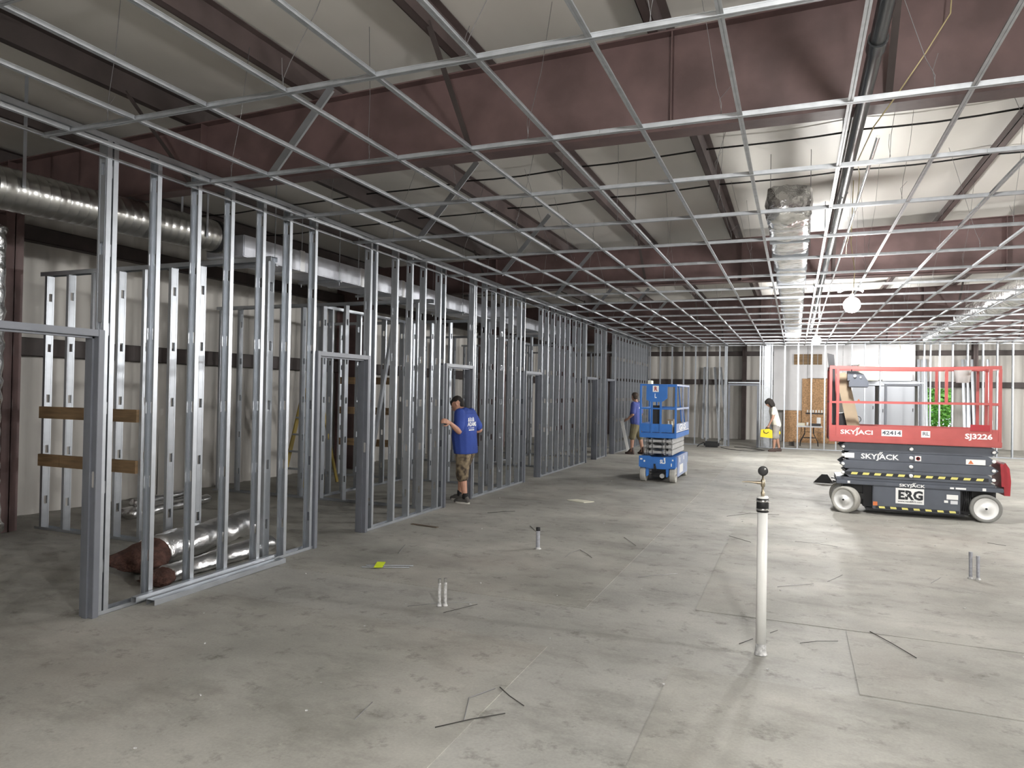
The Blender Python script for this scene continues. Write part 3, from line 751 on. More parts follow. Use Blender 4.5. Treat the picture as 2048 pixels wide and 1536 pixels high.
# ================================================================== RED AND GREY SCISSOR LIFT
FYL, BYL = 11.80, 12.60                     # near and far side of the lift
rl = thing('scissor_lift', 'red and slate grey scissor lift with white wheels parked on the right', 'scissor lift', (1.6, 12.2, 0))
def wheel(x, y, r, w, ang, parent, hubmat, tyremat, name='wheel', side=-1):
    """axle along local y turned by ang; the hub faces side*y"""
    Mw = Matrix.Translation((x, y, r)) @ Matrix.Rotation(ang, 4, 'Z') @ Matrix.Rotation(R(90), 4, 'X')
    m_ = MB(); m_.lathe([(r*.78, -w/2), (r*.97, -w/2), (r, -w/2+.012), (r, w/2-.012), (r*.97, w/2), (r*.78, w/2), (r*.78, -w/2)], Mw, 36, cap=False)
    o = m_.build(name, tyremat, parent)
    m_ = MB(); s = -side*1.0
    prof = [(r*.80, -.9*w/2), (r*.80, .80*w/2), (r*.74, .86*w/2), (r*.70, .62*w/2), (r*.36, .55*w/2), (r*.34, .75*w/2), (r*.12, .78*w/2), (r*.11, 1.0*w/2), (.0001, 1.0*w/2)]
    m_.lathe(prof, Mw, 36); m_.build('hub', hubmat, o)
    m_ = MB(); m_.lathe([(r*.075, .98*w/2), (r*.075, 1.12*w/2), (.0001, 1.12*w/2)], Mw, 12); m_.build('axle_cap', M['dark'], o)
    return o
wheel(2.55, 11.88, .20, .125, 0, rl, M['white'], M['tyre_dark']); wheel(2.55, 12.52, .20, .125, R(180), rl, M['white'], M['tyre_dark'])
wheel(.735, 11.86, .20, .14, R(-30), rl, M['white'], M['tyre']); wheel(.735, 12.52, .20, .14, R(150), rl, M['white'], M['tyre'])
# chassis
m_ = MB(); m_.bbox(.60, 2.76, FYL+.02, BYL-.02, .44, .50, .008); m_.bbox(.60, 2.66, FYL+.06, BYL-.06, .50, .545, .006); m_.build('chassis', M['grey'], rl)
m_ = MB(); m_.box(.55, .62, 11.9, 12.0, .46, .475); m_.box(.55, .62, 12.3, 12.4, .46, .475); m_.box(.52, .6, 11.95, 11.97, .425, .433); m_.build('tow_bar', M['dark'], rl)
bd = MB(); bd.bbox(1.10, 2.235, FYL+.03, BYL-.03, .085, .44, .012); body = bd.build('battery_body', M['grey'], rl)
m_ = MB(); m_.box(1.02, 2.30, FYL+.10, BYL-.10, .055, .09); m_.box(.98, 1.10, FYL+.16, BYL-.16, .10, .44); m_.box(2.235, 2.36, FYL+.14, BYL-.14, .07, .44); m_.build('underframe', M['dark'], rl)
m_ = MB(); m_.box(.84, 1.0, 12.05, 12.35, .12, .42); m_.cyl((.95, 11.95, .25), (.95, 12.45, .25), .05, n=10); m_.box(.7, .98, 12.0, 12.4, .30, .44); m_.build('steering_gear', M['black'], rl); MB().box(2.4, 2.7, 11.98, 12.42, .14, .44).build('drive_gear', M['black'], rl)
for k in range(4): 
    m_ = MB(); m_.tube([(2.28+.03*k, 11.9, .42), (2.30+.02*k, 11.86, .3-.03*k), (2.27+.03*k, 11.9, .14)], .008, 5); m_.build('hose', M['black'], rl)
# scissor arms
for k in range(4):
    z0 = .548 + .1325*k; z1 = z0 + .128
    for (ya, yb) in ((FYL+.05, FYL+.10), (BYL-.10, BYL-.05)):
        lx, rx = (.64, 2.70) if k % 2 else (.70, 2.66)
        m_ = MB(); m_.prism([(lx+.08, z0), (rx-.08, z0), (rx, (z0+z1)/2), (rx-.08, z1), (lx+.08, z1), (lx, (z0+z1)/2)], 'y', ya, yb)
        arm = m_.build('scissor_arm', M['grey'], rl)
        if ya < 12:
            for xx, rr in ((1.605, .027), (.69, .024), (2.64, .024)):
                m_ = MB(); m_.lathe([(rr, 0), (rr, .02), (rr*.8, .028), (.0001, .03)], Matrix.Translation((xx, ya, (z0+z1)/2)) @ Matrix.Rotation(R(90), 4, 'X'), 20); m_.build('pin', M['white'], arm)
    m_ = MB(); m_.box(.9, 2.4, FYL+.20, BYL-.20, z0+.03, z1-.03); m_.box(.72, .76, FYL+.1, BYL-.1, z0+.03, z1-.03); m_.box(2.56, 2.60, FYL+.1, BYL-.1, z0+.03, z1-.03); m_.build('cross_tube', M['dark'], rl)
# platform
m_ = MB(); m_.box(.50, 2.715, FYL+.005, BYL-.005, 1.09, 1.13); deck = m_.build('deck', M['grey'], rl)
m_ = MB(); m_.box(.50, 2.715, FYL, FYL+.02, 1.13, 1.333); m_.bbox(.49, 2.725, FYL-.018, FYL+.03, 1.08, 1.165, .008); toe = m_.build('toe_board', M['red'], rl)
m_ = MB(); m_.box(.50, 2.715, BYL-.02, BYL, 1.13, 1.333); m_.bbox(.49, 2.725, BYL-.03, BYL+.018, 1.08, 1.165, .008); m_.build('toe_board', M['red'], rl)
for x in (.50, 2.70): MB().box(x, x+.016, FYL+.02, BYL-.02, 1.13, 1.30).build('toe_board', M['red'], rl)
MB().box(2.34, 2.58, FYL-.008, FYL+.002, 1.31, 1.40).build('latch_plate', M['red2'], rl)
def rail(p0, p1, w=.04, name='rail', mat_=None): return MB().bar(p0, p1, w, w).build(name, mat_ or M['red'], rl)
for y in (FYL+.012, BYL-.012):
    n = 10; pts = [(.49+(2.225)*k/n, y, 2.222-.022*math.sin(math.pi*k/n)*(1 if y < 12 else .4)) for k in range(n+1)]
    m_ = MB()
    for a, b in zip(pts[:-1], pts[1:]): m_.bar(a, b, .042, .050)
    m_.build('top_rail', M['red'], rl)
    rail((.50, y, 1.685), (2.71, y, 1.70), .032, 'mid_rail')
    for x, z0, z1 in ((.505, 1.1, 2.2), (.605, 1.1, 2.2), (2.04, 1.70, 2.2), (2.585, 1.3, 2.2), (2.70, 1.1, 2.2)):
        rail((x, y, z0), (x, y, z1), .038, 'post')
for x in (.505, 2.70):
    for z in (2.205, 1.69): rail((x, FYL+.03, z), (x, BYL-.03, z), .034, 'end_rail')
# swing-out tray and ladder at the right end
m_ = MB(); m_.prism([(2.75, .82), (2.80, .86), (2.85, .78), (2.87, .60), (2.86, .39), (2.79, .39), (2.78, .55), (2.77, .7)], 'y', 11.93, 12.40); m_.prism([(2.73, .84), (2.76, .85), (2.79, .52), (2.75, .52)], 'y', 11.90, 12.42); m_.build('ladder_guard', M['red2'], rl)
# markings
FN = (0, -1, 0)
def decal(x0, x1, z0, z1, mat_, y, parent, b=.004, name='label_plate'): return MB().bbox(x0, x1, y-.002, y, z0, z1, .0009).build(name, mat_, parent)
def tfit(body, x0, x1, z0, h, mat_, y, parent, bold=.0, name='lettering', shear=0):
    cu = bpy.data.curves.new('t', 'FONT'); cu.body = body; cu.size = 1; cu.offset = bold; o = bpy.data.objects.new('t', cu); COL.objects.link(o)
    bpy.context.view_layer.update(); w = o.dimensions.x; bpy.data.objects.remove(o); bpy.data.curves.remove(cu)
    size = h/.70; xs = (x1-x0)/(w*size)
    return text(body, name, mat_, parent, facing(FN, (x0, y-.0008, z0)), size, bold*size, xs, .0008, shear=shear)
def flash(x, z, h, parent, y):       # the slanted strokes rising from the middle of the word
    m_ = MB()
    for k in range(2): m_.prism([(x+k*.022, z), (x+.012+k*.022, z), (x+.05+k*.022, z+h), (x+.036+k*.022, z+h)], 'y', y-.0016, y)
    return m_.build('lettering', M['whiteline'], parent)
tfit('SKYJACI', .645, 1.085, 1.205, .062, M['whiteline'], FYL-.0005, toe, .02); flash(.84, 1.25, .055, toe, FYL-.0005)
decal(1.205, 1.475, 1.19, 1.285, M['white'], FYL-.0005, toe); tfit('42414', 1.215, 1.465, 1.215, .055, M['grey'], FYL-.0028, toe, .03)
decal(1.725, 1.84, 1.19, 1.285, M['white'], FYL-.0005, toe); tfit('RL', 1.74, 1.825, 1.222, .05, M['frame'], FYL-.0028, toe, .03)
tfit('SJ3226', 2.275, 2.61, 1.195, .072, M['whiteline'], FYL-.0005, toe, .03)
YA = FYL+.048
tfit('SKYJACK', .935, 1.445, .838, .075, M['whiteline'], YA, rl, .02, ); flash(1.16, .895, .05, rl, YA)
decal(.71, .845, .84, .915, M['white'], YA, rl); decal(1.655, 1.735, .835, .91, M['white'], YA, rl)
m_ = MB(); m_.lathe([(.028, 0), (.028, .0012), (.020, .0012), (.020, 0)], Matrix.Translation((1.695, YA-.0022, .872)) @ Matrix.Rotation(R(90), 4, 'X'), 20); m_.build('warning_mark', M['ruby'], rl)
MB().prism([(1.685, .872), (1.705, .886), (1.705, .858)], 'y', YA-.0035, YA-.002).build('warning_mark', M['blackline'], rl)
decal(2.30, 2.54, .82, .895, M['white'], YA, rl); MB().prism([(2.325, .83), (2.395, .83), (2.36, .885)], 'y', YA-.0035, YA-.002).build('warning_mark', M['orange'], rl)
for k in range(11):
    x = .80 + .158*k + (.045 if k > 4 else 0)
    MB().prism([(x, .590), (x+.085, .590), (x+.10, .625), (x+.015, .625)], 'y', YA-.0018, YA).build('hazard_stripe', M['yellow'], rl)
MB().box(.72, 2.58, YA-.0012, YA, .583, .632).build('hazard_band', M['blackline'], rl)
YC = FYL+.018
tfit('SKYJACK', 1.45, 1.785, .448, .042, M['whiteline'], YC, rl, .02); flash(1.60, .48, .03, rl, YC)
YB_ = FYL+.028
decal(1.405, 1.775, .195, .425, M['white'], YB_, body)
tfit('ERG', 1.435, 1.755, .265, .125, M['blackline'], YB_-.0025, body, .045)
st = [(1.535+.036*math.cos(R(90+36*k))*(1 if k % 2 == 0 else .42), .325+.036*math.sin(R(90+36*k))*(1 if k % 2 == 0 else .42)) for k in range(10)]
MB().prism(st, 'y', YB_-.0055, YB_-.0038).build('star', M['white'], body)
tfit('www.rentERG.com', 1.435, 1.75, .218, .026, M['blackline'], YB_-.0025, body, .01)
for k in range(7):
    x = 1.19 + .152*k
    MB().prism([(x, .105), (x+.08, .105), (x+.07, .135), (x-.008, .135)], 'y', YB_-.0018, YB_).build('hazard_stripe', M['yellow'], body)
MB().box(1.14, 2.22, YB_-.0012, YB_, .098, .141).build('hazard_band', M['blackline'], body)
decal(1.105, 1.165, .14, .20, M['orange'], YB_, body)
decal(2.06, 2.205, .30, .37, M['white'], YB_, body); decal(2.11, 2.20, .235, .285, M['tabletop'], YB_, body); decal(2.03, 2.08, .25, .285, M['white'], YB_, body)
decal(.755, .79, .455, .49, M['white'], YC, rl); decal(2.10, 2.15, .455, .48, M['whiteline'], YC, rl); decal(2.17, 2.30, .455, .48, M['whiteline'], YC, rl); decal(2.50, 2.545, .452, .492, M['white'], YC, rl)
# things carried on it
t = thing('control_box', 'dark control box hooked on the red lift railing', 'control box', (.9, 12.0, 1.9))
m_ = MB(); m_.bbox(.76, 1.03, 11.86, 12.04, 1.915, 2.02, .012); m_.build('lower_case', M['grey'], t)
m_ = MB(); m_.prism([(.74, 2.02), (1.02, 2.02), (.96, 2.12), (.86, 2.16), (.74, 2.16)], 'y', 11.88, 12.02); m_.build('upper_case', M['grey'], t)
MB().cyl((.84, 11.88, 2.09), (.84, 11.85, 2.09), .02, n=12).build('switch', M['whiteline'], t); MB().cyl((.92, 11.88, 2.07), (.92, 11.86, 2.07), .012, n=10).build('switch', M['whiteline'], t)
m_ = MB(); m_.tube([(.80, 11.84, 2.19), (.80, 11.86, 2.25), (.80, 11.9, 2.20), (.80, 11.93, 2.15)], .008, 6); m_.build('hook', M['dark'], t)
for k, (dx, dz, tilt) in enumerate(((0, 0, .0), (.022, -.02, .0), (.045, -.05, .01))):
    m_ = MB(); m_.bar((.86+dx, 12.05+.02*k, 1.135), (.655+dx, 12.10+.02*k, 2.14+dz), .14, .012, up=(0,1,0))
    tag(m_.build('cardboard_strip', M['cardboard']), ('front tan cardboard strip leaning inside the red lift', 'middle tan cardboard strip leaning inside the red lift', 'rear tan cardboard strip leaning inside the red lift')[k], 'cardboard', 'cardboard strips on the red lift')
m_ = MB(); m_.prism([(.46, 2.46), (.56, 2.43), (.575, 2.25), (.60, 1.5), (.585, 1.14), (.555, 1.14), (.545, 1.6), (.49, 2.2)], 'y', 12.15, 12.165)
tag(m_.build('metal_flashing', M['dark']), 'dark bent metal strip standing up at the left end of the red lift', 'metal strip')
m_ = MB(); m_.prism([(.62, 1.14), (.80, 1.14), (.80, 1.42), (.72, 1.52), (.62, 1.5)], 'y', 12.2, 12.4); tag(m_.build('tool_bag', M['dark']), 'dark tool bag on the red lift deck behind the cardboard', 'bag')
t = thing('bucket', 'white plastic bucket hanging on the far railing of the red lift', 'bucket', (2.36, 12.44, 2.01))
m_ = MB(); m_.lathe([(.085, 0), (.115, .20), (.125, .205), (.125, .225), (.112, .225), (.108, .20), (.08, .012), (.0001, .012)], Matrix.Translation((2.36, 12.44, 2.015)), 26); m_.build('pail', M['white'], t)
m_ = MB(); m_.tube([(2.24, 12.44, 2.21), (2.26, 12.56, 2.27), (2.36, 12.615, 2.255), (2.46, 12.56, 2.27), (2.48, 12.44, 2.21)], .005, 6); m_.build('handle', M['wire'], t)
t = thing('push_broom', 'black push broom lying on the floor left of the red lift', 'broom', (.6, 15.5, 0))
m_ = MB(); m_.prism([(.36, .02), (.74, .02), (.62, .20), (.52, .20)], 'y', 15.45, 15.53); m_.build('bristle_block', M['black'], t)
m_ = MB(); m_.cyl((.64, 15.49, .06), (1.9, 15.60, .02), .014, n=8); m_.build('handle', M['black'], t)

# ================================================================== BLUE SCISSOR LIFT
BX0, BX1, BY0, BY1 = -2.895, -2.165, 14.0, 15.75
bl = thing('scissor_lift', 'blue scissor lift with grey arms standing end on beside the long stud wall', 'scissor lift', (-2.53, 14.9, 0))
for x, s in ((-2.825, -1), (-2.235, 1)):
    for y in (14.14, 15.55): wheel(x, y, .155, .115, R(90)*s, bl, M['tyre'], M['tyre'])
ch = MB()
ch.prism([(BX0, .52), (-2.68, .525), (-2.62, .485), (-2.46, .48), (-2.40, .515), (BX1, .515), (BX1, .30), (-2.30, .29), (-2.36, .27), (-2.68, .27), (-2.74, .29), (BX0, .30)], 'y', BY0-.02, BY0+.01)
chs = ch.build('front_plate', M['blue'], bl)
m_ = MB(); m_.box(BX0+.02, BX1-.02, BY0+.01, BY1, .28, .50); m_.build('chassis', M['blue'], bl)
m_ = MB(); m_.bbox(BX1-.02, BX1+.005, BY0+.26, BY1-.22, .10, .52, .006); sp = m_.build('side_panel', M['blue_lit'], bl)
for (ya, yb, za, zb) in ((14.42, 14.5, .38, .48), (14.95, 15.03, .40, .48), (14.45, 14.9, .16, .33)): MB().box(BX1+.005, BX1+.008, ya, yb, za, zb).build('label_plate', M['white'], sp)
MB().box(BX0-.005, BX0+.02, BY0+.26, BY1-.22, .10, .52).build('side_panel', M['blue_lit'], bl)
for x0, x1 in ((-2.765, -2.70), (-2.365, -2.30)):
    m_ = MB(); m_.prism([(x0, .30), (x1, .30), (x1-.005, .14), (x1-.03, .11), (x0+.01, .11)], 'y', BY0+.02, BY0+.07); m_.build('axle_bracket', M['blue'], bl)
m_ = MB(); m_.box(-2.66, -2.38, BY0+.1, BY0+.9, .10, .27); m_.cyl((-2.7, BY0+.09, .19), (-2.3, BY0+.09, .20), .016, n=8); m_.cyl((-2.66, BY0+.06, .15), (-2.36, BY0+.06, .21), .012, n=8); m_.build('steering_gear', M['dark'], bl)
m_ = MB(); m_.cyl((-2.44, BY0+.02, .13), (-2.44, BY0+.2, .13), .045, n=14); m_.build('steering_motor', M['liftgrey'], bl)
m_ = MB(); m_.box(-2.60, -2.56, BY0-.028, BY0-.02, .33, .37); m_.box(-2.59, -2.55, BY0-.06, BY0-.02, .27, .33); m_.tube([(-2.56, BY0-.03, .31), (-2.54, BY0-.05, .27), (-2.55, BY0-.03, .21)], .008, 6); m_.build('tow_hook', M['dark'], bl)
text('SL3', 'lettering', M['whiteline'], chs, facing(FN, (-2.475, BY0-.0212, .385)), .10, .004, .78, .0008)
for (x0, z0, w, h) in ((-2.87, .44, .045, .03), (-2.80, .40, .03, .035), (-2.40, .46, .03, .035), (-2.24, .44, .03, .03), (-2.26, .33, .02, .06)):
    MB().box(x0, x0+w, BY0-.0225, BY0-.02, z0, z0+h).build('label_plate', M['white'], chs)
# stack of folded arms
for k in range(3):
    z = .545 + .112*k
    for xx in (-2.80, -2.69, -2.43, -2.34):
        for dz in (0, .052):
            m_ = MB(); m_.bbox(xx, xx+.07, BY0+.06, BY1-.08, z+dz, z+dz+.046, .012); m_.build('scissor_arm', M['liftgrey'], bl)
    m_ = MB(); m_.cyl((-2.80, BY0+.05, z+.05), (-2.27, BY0+.05, z+.05), .030, n=14); m_.build('pivot_tube', M['liftgrey'], bl)
    m_ = MB(); m_.bbox(-2.265, -2.245, BY0+.06, BY1-.15, z, z+.1, .006); m_.build('side_arm', M['liftgrey'], bl)
    m_ = MB()
    for xx in (-2.745, -2.71, -2.635, -2.44, -2.37): m_.box(xx-.005, xx+.005, BY0+.012, BY0+.02, z-.005, z+.105)
    m_.build('strap', M['dark'], bl)
# platform
m_ = MB(); m_.bbox(BX0, BX1, BY0-.015, BY1+.02, .885, .985, .008); m_.build('deck_frame', M['blue'], bl)
m_ = MB(); m_.prism([(-2.875, 1.165), (-2.27, 1.165), (-2.25, 1.155), (-2.25, 1.0), (-2.84, 1.0)], 'y', BY0-.01, BY0+.008)
fp = m_.build('front_toe_board', M['blue'], bl)
for x in (-2.655, -2.475): MB().box(x-.02, x+.02, BY0-.024, BY0-.008, .99, 1.95).build('post', M['blue'], bl)
for x in (BX0+.018, BX1-.018): MB().box(x-.018, x+.018, BY0-.018, BY0+.018, .98, 1.955).build('post', M['blue'], bl)
for x in (BX0+.018, BX1-.018):
    for y in (BY0+.9, BY1-.02): MB().box(x-.016, x+.016, y-.016, y+.016, .98, 1.955).build('post', M['blue_lit'] if x > -2.5 else M['blue'], bl)
    mt_ = M['blue_lit'] if x > -2.5 else M['blue']
    MB().box(x-.017, x+.017, BY0, BY1, 1.925, 1.96).build('top_rail', mt_, bl); MB().box(x-.014, x+.014, BY0, BY1, 1.45, 1.49).build('mid_rail', mt_, bl)
    tb = MB().box(x-.008, x+.008, BY0+.02, BY1, 1.0, 1.17).build('toe_board', mt_, bl)
    if x > -2.5:
        text('GRS', 'lettering', M['whiteline'], tb, facing((1,0,0), (x+.0092, BY0+.42, 1.035)), .17, .004, 2.9, .0008)
        MB().box(x+.008, x+.012, BY0+.02, BY1, 1.0, 1.014).build('white_stripe', M['whiteline'], tb)
        MB().bar((x, BY0+.35, 1.93), (x, BY0+.75, 1.20), .02, .02).build('gate_brace', M['blue'], bl); MB().bar((x, BY0+.95, 1.48), (x, BY0+1.2, 1.18), .02, .02).build('gate_brace', M['blue'], bl)
for z, t_ in ((1.94, .034), (1.47, .030)):
    MB().box(BX0, BX1, BY0-.012, BY0+.012, z-t_/2, z+t_/2).build('end_rail', M['blue'], bl); MB().box(BX0, BX1, BY1-.03, BY1-.01, z-t_/2, z+t_/2).build('end_rail', M['blue'], bl)
m_ = MB(); m_.prism([(-2.76, 1.945), (-2.345, 1.945), (-2.345, 1.68), (-2.42, 1.62), (-2.46, 1.605), (-2.66, 1.60), (-2.76, 1.64)], 'y', BY0-.045, BY0-.025); cp = m_.build('control_cover', M['blue'], bl)
MB().bbox(-2.635, -2.515, BY0-.050, BY0-.045, 1.80, 1.925, .002).build('sign_plate', M['white'], cp)
text('R', 'lettering', M['ruby'], cp, facing(FN, (-2.605, BY0-.0512, 1.825)), .115, .004, .85, .0008); text('L', 'lettering', M['whiteline'], cp, facing(FN, (-2.598, BY0-.0462, 1.685)), .12, .003, .7, .0008)
MB().box(-2.64, -2.49, BY0+.03, BY0+.045, 1.16, 1.535).build('mesh_panel', M['dark'], bl)
MB().bbox(-2.77, -2.69, BY0+.1, BY0+.3, 1.955, 2.03, .006).build('manual_box', M['cream'], bl)
for k, (x, y, z, w, h, mm) in enumerate(((-2.44, 14.5, .985, .13, .26, 'cardboard'), (-2.74, 14.6, .985, .10, .30, 'cardboard'))):
    m_ = MB(); m_.bbox(x, x+w, y, y+.2, z, z+h, .004); tag(m_.build('cardboard_box', M[mm]), ('small tan carton on the right of the blue lift deck', 'narrow tan carton on the left of the blue lift deck')[k], 'box')
for k, (x, mm) in enumerate(((-2.36, 'white'), (-2.29, 'cream'))):
    m_ = MB(); m_.lathe([(.025, 0), (.028, .01), (.028, .16), (.012, .20), (.012, .235), (.0001, .235)], Matrix.Translation((x, 14.22, .986)), 16); o = m_.build('bottle', M[mm])
    tag(o, ('small white bottle standing on the blue lift deck', 'cream bottle standing at the right corner of the blue lift deck')[k], 'bottle')

# ================================================================== PEOPLE
def blob(hulls, voxel, name, mat_, parent, smooth=6, shrink=None):
    """one continuous skin grown over a set of sphere hulls (each hull: list of (point, radius))"""
    bm = bmesh.new()
    for h in hulls:
        b2 = bmesh.new()
        for p, r in h:
            rr = r if isinstance(r, (tuple, list)) else (r, r, r)
            geo = bmesh.ops.create_icosphere(b2, subdivisions=2, radius=1.0)
            for v in geo['verts']: v.co = Vector((v.co.x*rr[0]+p[0], v.co.y*rr[1]+p[1], v.co.z*rr[2]+p[2]))
        res = bmesh.ops.convex_hull(b2, input=b2.verts[:])
        dead = set(g for g in res['geom_interior'] if isinstance(g, bmesh.types.BMVert)) | set(g for g in res['geom_unused'] if isinstance(g, bmesh.types.BMVert))
        # keep only the hull faces
        hf = set(f for f in res['geom'] if isinstance(f, bmesh.types.BMFace))
        bmesh.ops.delete(b2, geom=[f for f in b2.faces if f not in hf], context='FACES_ONLY')
        bmesh.ops.delete(b2, geom=[v for v in b2.verts if not v.link_faces], context='VERTS')
        bmesh.ops.recalc_face_normals(b2, faces=b2.faces[:])
        me0 = bpy.data.meshes.new('h'); b2.to_mesh(me0); b2.free(); bm.from_mesh(me0); bpy.data.meshes.remove(me0)
    me = bpy.data.meshes.new('tmp'); bm.to_mesh(me); bm.free()
    o = bpy.data.objects.new('tmp', me); COL.objects.link(o)
    md = o.modifiers.new('r', 'REMESH'); md.mode = 'VOXEL'; md.voxel_size = voxel; md.use_smooth_shade = True
    ms = o.modifiers.new('s', 'SMOOTH'); ms.iterations = smooth; ms.factor = .5
    dg = bpy.context.evaluated_depsgraph_get(); dg.update()
    out = bpy.data.meshes.new_from_object(o.evaluated_get(dg)); bpy.data.objects.remove(o); bpy.data.meshes.remove(me)
    out.name = name; out.materials.clear(); out.materials.append(mat_)
    out.polygons.foreach_set('use_smooth', [True]*len(out.polygons))
    ob = bpy.data.objects.new(name, out); COL.objects.link(ob); ob.parent = parent; OFF[ob] = OFF[parent]
    return ob
def V(*a): return Vector(a)
def hand(wrist, d, palm_n, side, curl=.5, spread=1.0, L=.19):
    """palm + five separate bent fingers; d: direction of the hand, palm_n: the way the palm faces, side: which side the thumb is on"""
    d = d.normalized(); n = (palm_n - d*palm_n.dot(d)).normalized(); s = d.cross(n)*side
    H = []; pl = L*.48
    H.append([(wrist, .024), (wrist+d*pl*.9+s*.026, .0145), (wrist+d*pl*.9-s*.028, .013), (wrist+d*.03+s*.022, .017)])
    lens = (.46, .50, .47, .37)
    for k in range(4):
        off = s*(.030 - .020*k)*spread; b = wrist + d*pl*.92 + off
        l = L*lens[k]; a1 = curl*.7; a2 = curl*1.7; a3 = curl*2.4
        dd = d + s*(.10-.07*k)*spread
        p1 = b + (dd*math.cos(a1)+n*math.sin(a1)).normalized()*l*.45
        p2 = p1 + (dd*math.cos(a2)+n*math.sin(a2)).normalized()*l*.32
        p3 = p2 + (dd*math.cos(a3)+n*math.sin(a3)).normalized()*l*.23
        H += [[(b, .0098), (p1, .0092)], [(p1, .0092), (p2, .0085)], [(p2, .0085), (p3, .0075)]]
    tb = wrist + d*.025 + s*.022; t1 = tb + (s*.8+d*.6+n*.3).normalized()*.045; t2 = t1 + (s*.25+d*.8+n*.55).normalized()*.034; t3 = t2 + (d*.8+n*.6).normalized()*.022
    H += [[(tb, .015), (t1, .0115)], [(t1, .0115), (t2, .0100)], [(t2, .0100), (t3, .0085)]]
    return H
def head_hulls(c, f, up, s=1.0):
    """c: head centre, f: facing, up: crown direction"""
    f = f.normalized(); up = (up - f*up.dot(f)).normalized(); r = f.cross(up)
    H = [[(c+up*.035*s-f*.015*s, .092*s), (c+up*.03*s+f*.025*s, .080*s), (c-up*.045*s+f*.035*s, .060*s)],
         [(c-up*.045*s+f*.02*s, .058*s), (c-up*.095*s+f*.052*s, .030*s)],
         [(c+f*.098*s+up*.005*s, .010*s), (c+f*.118*s-up*.028*s, .0135*s), (c+f*.09*s-up*.03*s, .016*s)],
         [(c+f*.092*s-up*.062*s+r*.014*s, .010*s), (c+f*.092*s-up*.062*s-r*.014*s, .010*s)],
         [(c+f*.085*s+up*.025*s+r*.028*s, .016*s), (c+f*.085*s+up*.025*s-r*.028*s, .016*s)]]
    for q in (-1, 1): H.append([(c+r*q*.083*s-f*.01*s+up*.015*s, (.012*s)), (c+r*q*.080*s-f*.006*s-up*.025*s, .009*s)])
    return H, f, up, r
def limb(*pr): return [[pr[i], pr[i+1]] for i in range(len(pr)-1)]
def shoe(ankle, fwd, parent, mat_, sole, high=.09, L=.27):
    f = V(fwd[0], fwd[1], 0).normalized(); a = V(ankle[0], ankle[1], 0); r = V(f.y, -f.x, 0)
    H = [[(a+V(0,0,high)-f*.015, .043), (a-f*.045+V(0,0,.05), .040)], [(a-f*.045+V(0,0,.045), .040), (a+f*.08+V(0,0,.045), .043)],
         [(a+V(0,0,high*.85), .040), (a+f*.10+V(0,0,.055), .040)], [(a+f*.08+V(0,0,.043), .044), (a+f*(L-.10)+r*.008+V(0,0,.032), .033)]]
    blob(H, .009, 'shoe', mat_, parent, 4)
    m_ = MB(); pts = []
    for k in range(20):
        t = 2*math.pi*k/20; c, s_ = math.cos(t), math.sin(t)
        p = a + f*(.045 + c*(L/2-.005)) + r*(s_*(.046 if c > -.2 else .040)); pts.append((p.x, p.y))
    m_.prism(pts, 'z', .001, .028); m_.build('sole', sole, parent, local=True)

